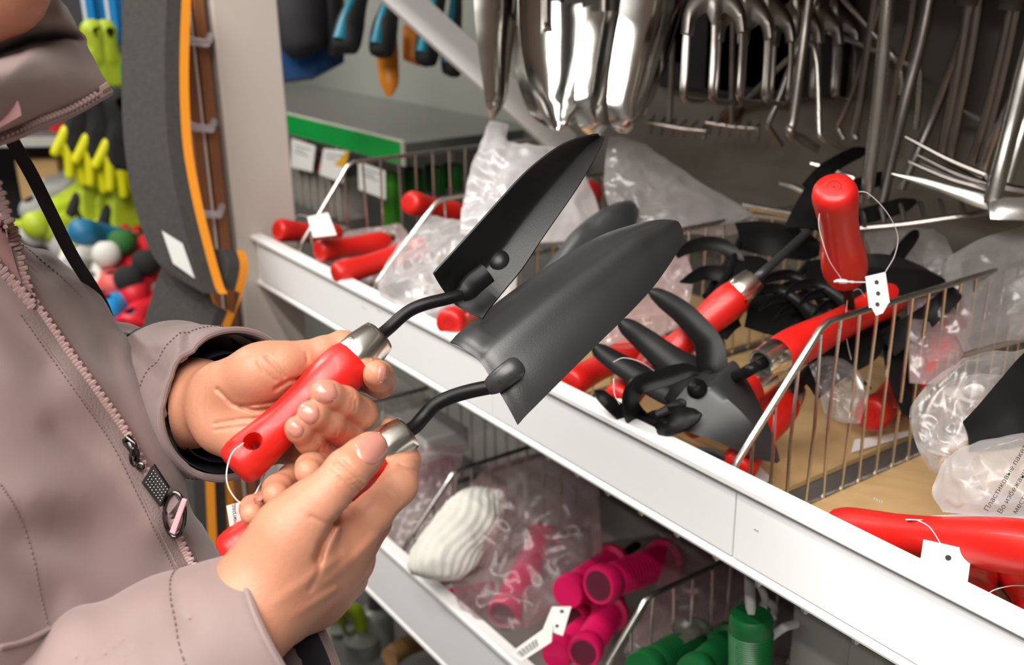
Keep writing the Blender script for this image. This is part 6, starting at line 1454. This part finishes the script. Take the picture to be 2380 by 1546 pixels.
# loppers with turquoise-lined handles hanging over the green shelf
M_TURQ = mat('turquoise_grip', (.0, .30, .46), rough=.4); M_ORANGE = mat('orange_plastic', (.80, .26, .01), rough=.4)
M_GRIP = mat('charcoal_rubber_grip', (.022, .022, .024), rough=.6)
for k, (tx, ty, bx, by, d, w, lab) in enumerate(((850, -70, 803, 118, 1.80, 62, 'charcoal and turquoise grip at the left of the hanging loppers'), (926, -70, 886, 128, 1.80, 56, 'charcoal and turquoise grip second from the left, orange sheath behind it'), (1030, -60, 990, 148, 1.82, 52, 'charcoal and turquoise grip half behind the slanting white arm'), (1062, -40, 1050, 172, 1.84, 46, 'charcoal and turquoise grip right of the slanting white arm'))):
    rt = root('garden_lopper', P(bx, by, d), lab, 'loppers', 'loppers hanging over the green shelf')
    c = spline([P(tx, ty, d + .02), P((tx * 2 + bx) / 3, (ty * 2 + by) / 3, d), P((tx + 2 * bx) / 3 - 4, (ty + 2 * by) / 3, d - .01), P(bx, by - 8, d - .01), P(bx - 2, by + 6, d - .01)], 20)
    r = w / 2 * d / F_PX
    G().tube(c, [r * .62, r * .66, r * .8, r * 1.08, r * 1.12, r * .9, r * .3], 16).build('grip', M_GRIP, rt)
    up = unit(c[0] - c[4]); G().tube([c[0] - up * .02, c[0] + up * .2], r * .4, 8).build('arm', M_DARKGREY, rt)
    off = -DD * r * .62 - RR * r * .30
    t = spline([c[0] + off * .72, c[5] + off * .80, c[9] + off * .95, c[13] + off * 1.05], 14)
    G().tube(t, [r * .30, r * .34, r * .46, r * .62], 10).build('grip_inlay', M_TURQ, rt)
    if k == 1 or k == 2:
        x0 = 905 if k == 1 else 965
        G().tube(spline([P(x0 - 6, 60, d + .06), P(x0 - 4, 130, d + .06), P(x0, 190 if k == 1 else 130, d + .06), P(x0, 222 if k == 1 else 142, d + .06)], 14), [.018, .020, .018, .006], 12, squash=.6, up=DD).build('blade_sheath', M_ORANGE, rt)
M_BLUE = mat('royal_blue_pack', (.0, .055, .20), rough=.5)
rt = root('blue_pack', P(700, 180, 1.95), 'dark blue hanging pack with black tool behind the top of the cream upright', 'pack')
a = P(655, 186, 1.95); b = P(800, 140, 2.0)
G().sheet([[P(640, -60, 1.95), P(730, -60, 1.97), P(800, -60, 2.0)], [P(645, 80, 1.95), P(730, 70, 1.97), P(800, 60, 2.0)], [P(650, 186, 1.95), P(735, 176, 1.97), P(800, 145, 2.0)]], .03).build('pack_back', M_BLUE, rt, smooth=False)
G().tube(spline([P(700, -60, 1.92), P(702, 40, 1.92), P(706, 110, 1.92), P(712, 132, 1.92)], 14), [.04, .05, .042, .012], 16, squash=.5, up=DD).build('black_tool', M_LINING, rt)
G().tube(spline([P(770, -50, 1.94), P(772, 60, 1.94), P(775, 130, 1.94)], 10), [.020, .022, .012], 12).build('black_tool', M_LINING, rt)

# ================================================================== kneeling pads hanging by the wooden frame
M_FOAM = mat('dark_grey_foam', (.055, .052, .048), rough=.95, bump=.7, bscale=420, bdist=.0012, noise=.25, nscale=160)
M_FOAMO = mat('orange_foam', (.85, .30, .015), rough=.9)
def pad(label, rows, d0, t1=(28, .012), t2=(17, .008), hole=None, sticker=None):
    rt = root('kneeling_pad', P(rows[-1][0], rows[-1][1], d0), label, 'kneeling pad', 'foam kneeling pads')
    n, m = 40, 9
    L = spline([P(r[0], r[1], r[4] if len(r) > 4 else d0) for r in rows], n); R_ = spline([P(r[2], r[3], (r[4] if len(r) > 4 else d0) - .01) for r in rows], n)
    A = np.array([[L[i] * (1 - v) + R_[i] * v for v in np.linspace(0, 1, m)] for i in range(n)])
    def off(Gd, px, dd):
        return np.array([[p + RR * (px / F_PX * depth_of(p)) + DD * dd for p in r_] for r_ in Gd])
    B1 = off(A, *t1); C1 = off(B1, *t2)
    def between(Ga, Gb):
        N = Ga.shape[0] * Ga.shape[1]; g = G(); mm, nn2 = Ga.shape[:2]
        f1 = [(i * nn2 + j, (i + 1) * nn2 + j, (i + 1) * nn2 + j + 1, i * nn2 + j + 1) for i in range(mm - 1) for j in range(nn2 - 1)]
        rim = [i * nn2 for i in range(mm)] + [(mm - 1) * nn2 + j for j in range(1, nn2)] + [i * nn2 + nn2 - 1 for i in range(mm - 2, -1, -1)] + [j for j in range(nn2 - 2, 0, -1)]
        g.add(np.vstack([Ga.reshape(-1, 3), Gb.reshape(-1, 3)]), f1 + [tuple(reversed([q + N for q in f])) for f in f1] + [(rim[(k + 1) % len(rim)], rim[k], rim[k] + N, rim[(k + 1) % len(rim)] + N) for k in range(len(rim))])
        return g
    o1 = between(A, B1).build('foam_layer', M_FOAM, rt); o2 = between(B1 + 1e-5, C1).build('orange_layer', M_FOAMO, rt)
    if hole:
        for o in (o1, o2):
            c = G().extrude([P(x, y, d0 - .15) for x, y in hole], DD * .3)
            cut(o, c)
    if sticker:
        tg, nn = price_tag(rt, [P(x, y, d0 - .0125) for x, y in sticker], M_PAPERGREY, name='price_sticker')
    return rt
pad('tall dark foam kneeling pad with orange edge and pale sticker by the wooden rack', [(286, -60, 390, -60), (283, 80, 384, 80), (282, 200, 383, 200), (288, 330, 390, 330), (306, 450, 410, 450), (334, 545, 436, 560), (360, 602, 462, 655), (392, 636, 474, 682)], 1.36, sticker=((376, 536), (424, 566), (453, 648), (402, 612)))
pad('dark foam kneeling pad with a hand slot and orange edge below the tall one', [(398, 572, 524, 580), (376, 620, 532, 620), (352, 690, 516, 690), (332, 770, 486, 770), (330, 850, 470, 850), (345, 950, 455, 960)], 1.40, t1=(20, .012), t2=(15, .01), hole=[(392, 642), (478, 668), (462, 724), (410, 697)])
pad('dark foam kneeling pad under the far sleeve, orange edges showing at its right', [(360, 1000, 440, 1010), (385, 1090, 448, 1090), (400, 1180, 452, 1180), (400, 1300, 458, 1300), (400, 1420, 470, 1420), (400, 1700, 475, 1700)], 1.44, t1=(22, .012), t2=(16, .01))
pad('dark foam kneeling pad behind the lowest one, narrow orange edge', [(440, 1010, 486, 1020), (470, 1090, 500, 1100), (476, 1200, 506, 1200), (470, 1300, 510, 1310), (470, 1420, 510, 1420), (470, 1700, 512, 1700)], 1.50, t1=(16, .012), t2=(13, .01))

# ================================================================== far shelving at the left with gloves
def far_pt(px_, py_, dist): 
    r = ray(px_, py_); return CAM + r * (dist / (r @ FH))
r = root('far_shelving', V(*far_pt(250, 600, 2.75)[:2], 0), 'dark shelving in the far left background carrying gloves', 'shelving')
def fbox(x0, x1, z0, z1, n0, n1, name, m): return G().box((x0, n0, z0), (x1, n1, z1), (RH, FH, ZZ), V(0, 0, 0)).build(name, m, r, smooth=False)
fbox(-1.75, -.70, 0, 2.3, 2.72, 2.75, 'back_sheet', mat('near_black_panel', (.03, .03, .032), rough=.7))
fbox(-1.75, -.70, 1.045, 1.075, 2.40, 2.72, 'shelf_board', M_DARKGREY); fbox(-1.75, -.70, 1.05, 1.07, 2.385, 2.40, 'shelf_edge', M_GREY)
fbox(-1.75, -.70, .56, .60, 2.05, 2.72, 'shelf_board', M_DARKGREY)
fbox(-1.75, -.70, 0, .08, 2.05, 2.72, 'base', M_DARKGREY)
fbox(-1.13, -.70, 1.195, 1.235, 2.36, 2.372, 'price_strip', M_GREEN)
fbox(-1.04, -.985, 1.135, 1.195, 2.355, 2.362, 'price_card', M_PAPER)
fbox(-1.13, -.70, 1.20, 1.21, 2.372, 2.72, 'hanging_bar', M_STEEL)
M_PKB = mat('sky_blue_pack', (.0, .19, .50), rough=.4); M_PKW = mat('white_pack_print', (.62, .64, .66), rough=.4)
for k, px_ in enumerate((205, 232, 258, 286, 312, 440)):
    p = far_pt(px_, 20, 2.42 + .03 * (k % 2)); rt = root('blue_glove_pack', (p[0], p[1], 1.27), 'blue and white glove pack hanging at the top of the far left shelving', 'pack', 'blue packs in the far background')
    q = V(p[0], p[1], 0); w = .012
    G().box((-w, -.01, 1.275), (w * 1.4, .012, 1.52), (RH, FH, ZZ), q).build('pack', M_PKB, rt, bevel=.004); G().box((-w * .7, -.012, 1.32), (-w * .1, -.0095, 1.50), (RH, FH, ZZ), q).build('printed_stripe', M_PKW, rt, smooth=False)
    G().box((-w * .6, .002, 1.52), (w * .8, .006, 1.60), (RH, FH, ZZ), q).build('header', M_PKB, rt, smooth=False)
# glove prototype (local frame: fingers towards -y, back of the hand +z)
def glove_meshes():
    Fd = Field((-.07, -.13, -.03), (.08, .13, .03), .004)
    Fd.put(Fd.chain([(0, .02, 0), (0, -.03, 0)], [.030, .034], .01), .01); Fd.put(Fd.chain([(-.018, 0, 0), (-.022, -.035, 0)], [.020, .020], .01), .015); Fd.put(Fd.chain([(.018, 0, 0), (.022, -.035, 0)], [.020, .020], .01), .015)
    Fd.f = np.maximum(Fd.f, np.abs(Fd.grid(tuple(slice(None) for _ in range(3)))[2]) - .018).astype(np.float32)
    Fd.put(Fd.chain([(0, .02, 0), (0, .09, 0)], [.024, .032], .01), .012)
    W, Q = Fd.mesh(); W = np.array([to_cf(w) for w in W]); palm = (W, Q)
    Fd = Field((-.08, -.16, -.03), (.08, .06, .03), .004)
    for (a, b) in (((-.034, -.035, 0), (-.043, -.098, .004)), ((-.012, -.04, 0), (-.014, -.118, .0)), ((.011, -.04, 0), (.013, -.112, .003)), ((.032, -.035, 0), (.040, -.09, -.003)), ((-.034, .0, 0), (-.064, -.045, -.004))):
        Fd.put(Fd.chain([a, b], [.0125, .0105], .005, .015), .003)
    W2_, Q2_ = Fd.mesh(); W2_ = np.array([to_cf(w) for w in W2_])
    return palm, (W2_, Q2_)
(gp, gq), (fp, fq) = glove_meshes()
def mk(name, v, q, m):
    me = bpy.data.meshes.new(name); me.from_pydata(v.tolist(), [], [tuple(x) for x in q.tolist()]); me.update()
    for p in me.polygons: p.use_smooth = True
    me.materials.append(m); o = bpy.data.objects.new(name, me); COL.objects.link(o); return o
M_YEL = mat('lemon_yellow_coating', (.62, .60, .0), rough=.5); M_GBLK = mat('black_knit', (.012, .012, .013), rough=.9)
GLC = {'yellow': M_YEL, 'black': M_GBLK, 'red': mat('red_coating', (.60, .012, .025), rough=.5), 'grey': mat('grey_knit', (.30, .30, .29), rough=.9), 'white': mat('white_knit', (.62, .61, .57), rough=.9), 'blue': mat('sky_blue_coating', (.01, .27, .62), rough=.5), 'lime': mat('lime_coating', (.38, .48, .02), rough=.5), 'coral': mat('coral_coating', (.62, .09, .08), rough=.5), 'teal': mat('teal_coating', (.01, .14, .28), rough=.5), 'green': mat('dark_green_knit', (.02, .12, .02), rough=.8)}
g0 = root('work_glove', (0, 0, 0), 'yellow fingered black work glove', 'glove', 'gloves in the far background')
pm = mk('palm', gp, gq, M_GBLK); pm.parent = g0; fm = mk('fingers', fp, fq, M_YEL); fm.parent = g0
first = [True]
def glove(p, X_, Y_, s, palm_c, fing_c, label, group):
    """X_ across, Y_ towards the cuff"""
    if first[0]: o = g0; first[0] = False
    else: o = copy_thing(g0, (0, 0, 0))
    x = unit(X_); y = unit(np.asarray(Y_) - x * (np.asarray(Y_) @ x)); z = np.cross(x, y)
    o.matrix_world = Matrix(((x[0] * s, y[0] * s, z[0] * s, p[0]), (x[1] * s, y[1] * s, z[1] * s, p[1]), (x[2] * s, y[2] * s, z[2] * s, p[2]), (0, 0, 0, 1)))
    o['label'] = label; o['group'] = group
    for ch in o.children:
        m = GLC[palm_c if ch.name.startswith('palm') else fing_c]
        ch.material_slots[0].link = 'OBJECT'; ch.material_slots[0].material = m
GH = 'yellow gloves hanging in the far background'
for k, (x, y, dd) in enumerate(((190, 300, 2.30), (214, 306, 2.33), (238, 318, 2.30), (262, 326, 2.33), (284, 330, 2.30))):
    glove(far_pt(x, y, dd), RH * .75 + FH * .66, ZZ, 1.0, 'black', 'yellow', 'yellow fingered black glove in the row hanging behind the jacket collar', GH)
for k, (x, y, dd) in enumerate(((214, 452, 2.34), (248, 470, 2.36), (285, 480, 2.34))):
    glove(far_pt(x, y, dd), RH * .6 + FH * .8, ZZ, 1.05, 'lime', 'black', 'black glove with a lime cuff hanging under the yellow row', 'black gloves hanging in the far background')
for k, (x, y, dd) in enumerate(((226, 150, 2.34), (256, 150, 2.36))):
    glove(far_pt(x, y, dd), RH * .7 + FH * .7, ZZ, .8, 'lime', 'yellow', 'lime yellow glove hanging just under the blue packs', 'lime gloves hanging in the far background')
rnd = random.Random(4)
pile = [(150, 470, 'lime', 'yellow'), (120, 490, 'white', 'lime'), (190, 500, 'lime', 'yellow'), (90, 520, 'lime', 'lime'), (160, 530, 'grey', 'grey'), (205, 540, 'yellow', 'lime'), (130, 440, 'grey', 'white'),
        (250, 545, 'teal', 'teal'), (290, 560, 'green', 'teal'), (170, 580, 'grey', 'grey'), (220, 585, 'white', 'grey'), (265, 590, 'white', 'grey'), (310, 595, 'red', 'red'), (200, 610, 'grey', 'black'), (245, 615, 'white', 'red'), (290, 620, 'red', 'coral'), (335, 610, 'black', 'red'),
        (215, 640, 'grey', 'coral'), (260, 640, 'coral', 'red'), (300, 645, 'black', 'grey'), (340, 645, 'red', 'coral'), (235, 665, 'coral', 'red'), (285, 670, 'red', 'coral'), (325, 675, 'grey', 'red'), (250, 695, 'blue', 'blue'), (300, 690, 'blue', 'blue'), (340, 705, 'red', 'red'), (275, 725, 'red', 'red'), (255, 745, 'blue', 'blue'), (310, 740, 'blue', 'blue'), (330, 760, 'red', 'blue'), (285, 770, 'blue', 'blue')]
word = {'lime': 'lime', 'yellow': 'yellow', 'white': 'white', 'grey': 'grey', 'teal': 'teal', 'green': 'green', 'red': 'red', 'coral': 'coral', 'black': 'black', 'blue': 'blue'}
for k, (x, y, a, b) in enumerate(pile):
    q = rnd.uniform(-.7, .7); dist = 2.42 - (y - 440) / 330 * .42
    X_ = RH * math.cos(q) + FH * math.sin(q) * .6; Y_ = -FH * math.cos(q) * .8 + RH * math.sin(q) + ZZ * rnd.uniform(-.4, .3)
    nm = word[a] if a == b else word[a] + ' and ' + word[b]
    glove(far_pt(x, y, dist), X_, Y_, 1.0 if y < 560 else .95, a, b, f'{nm} work glove in the heap in the far left background', f'{nm} gloves heaped in the far background')
o = G().box((-1.40, 2.0, .60), (-.86, 2.45, .80), (RH, FH, ZZ), V(0, 0, 0)).build('glove_bin', M_DARKGREY, smooth=False); tag(o, 'dark bin under the heap of gloves in the far background', 'bin')
for k, (x, y, m, lab) in enumerate(((90, 285, M_DARKGREY, 'dark carton on the far left shelf below the collar'), (150, 285, GLC['red'], 'dark red carton on the far left shelf below the collar'), (110, 410, M_CARD, 'brown carton behind the black bag strap'))):
    p = far_pt(x, y, 2.5); o = G().box((-.05, -.05, p[2] - .05), (.05, .05, p[2] + .05), (RH, FH, ZZ), V(p[0], p[1], 0)).build('carton', m, bevel=.003); tag(o, lab, 'carton', 'cartons in the far background')
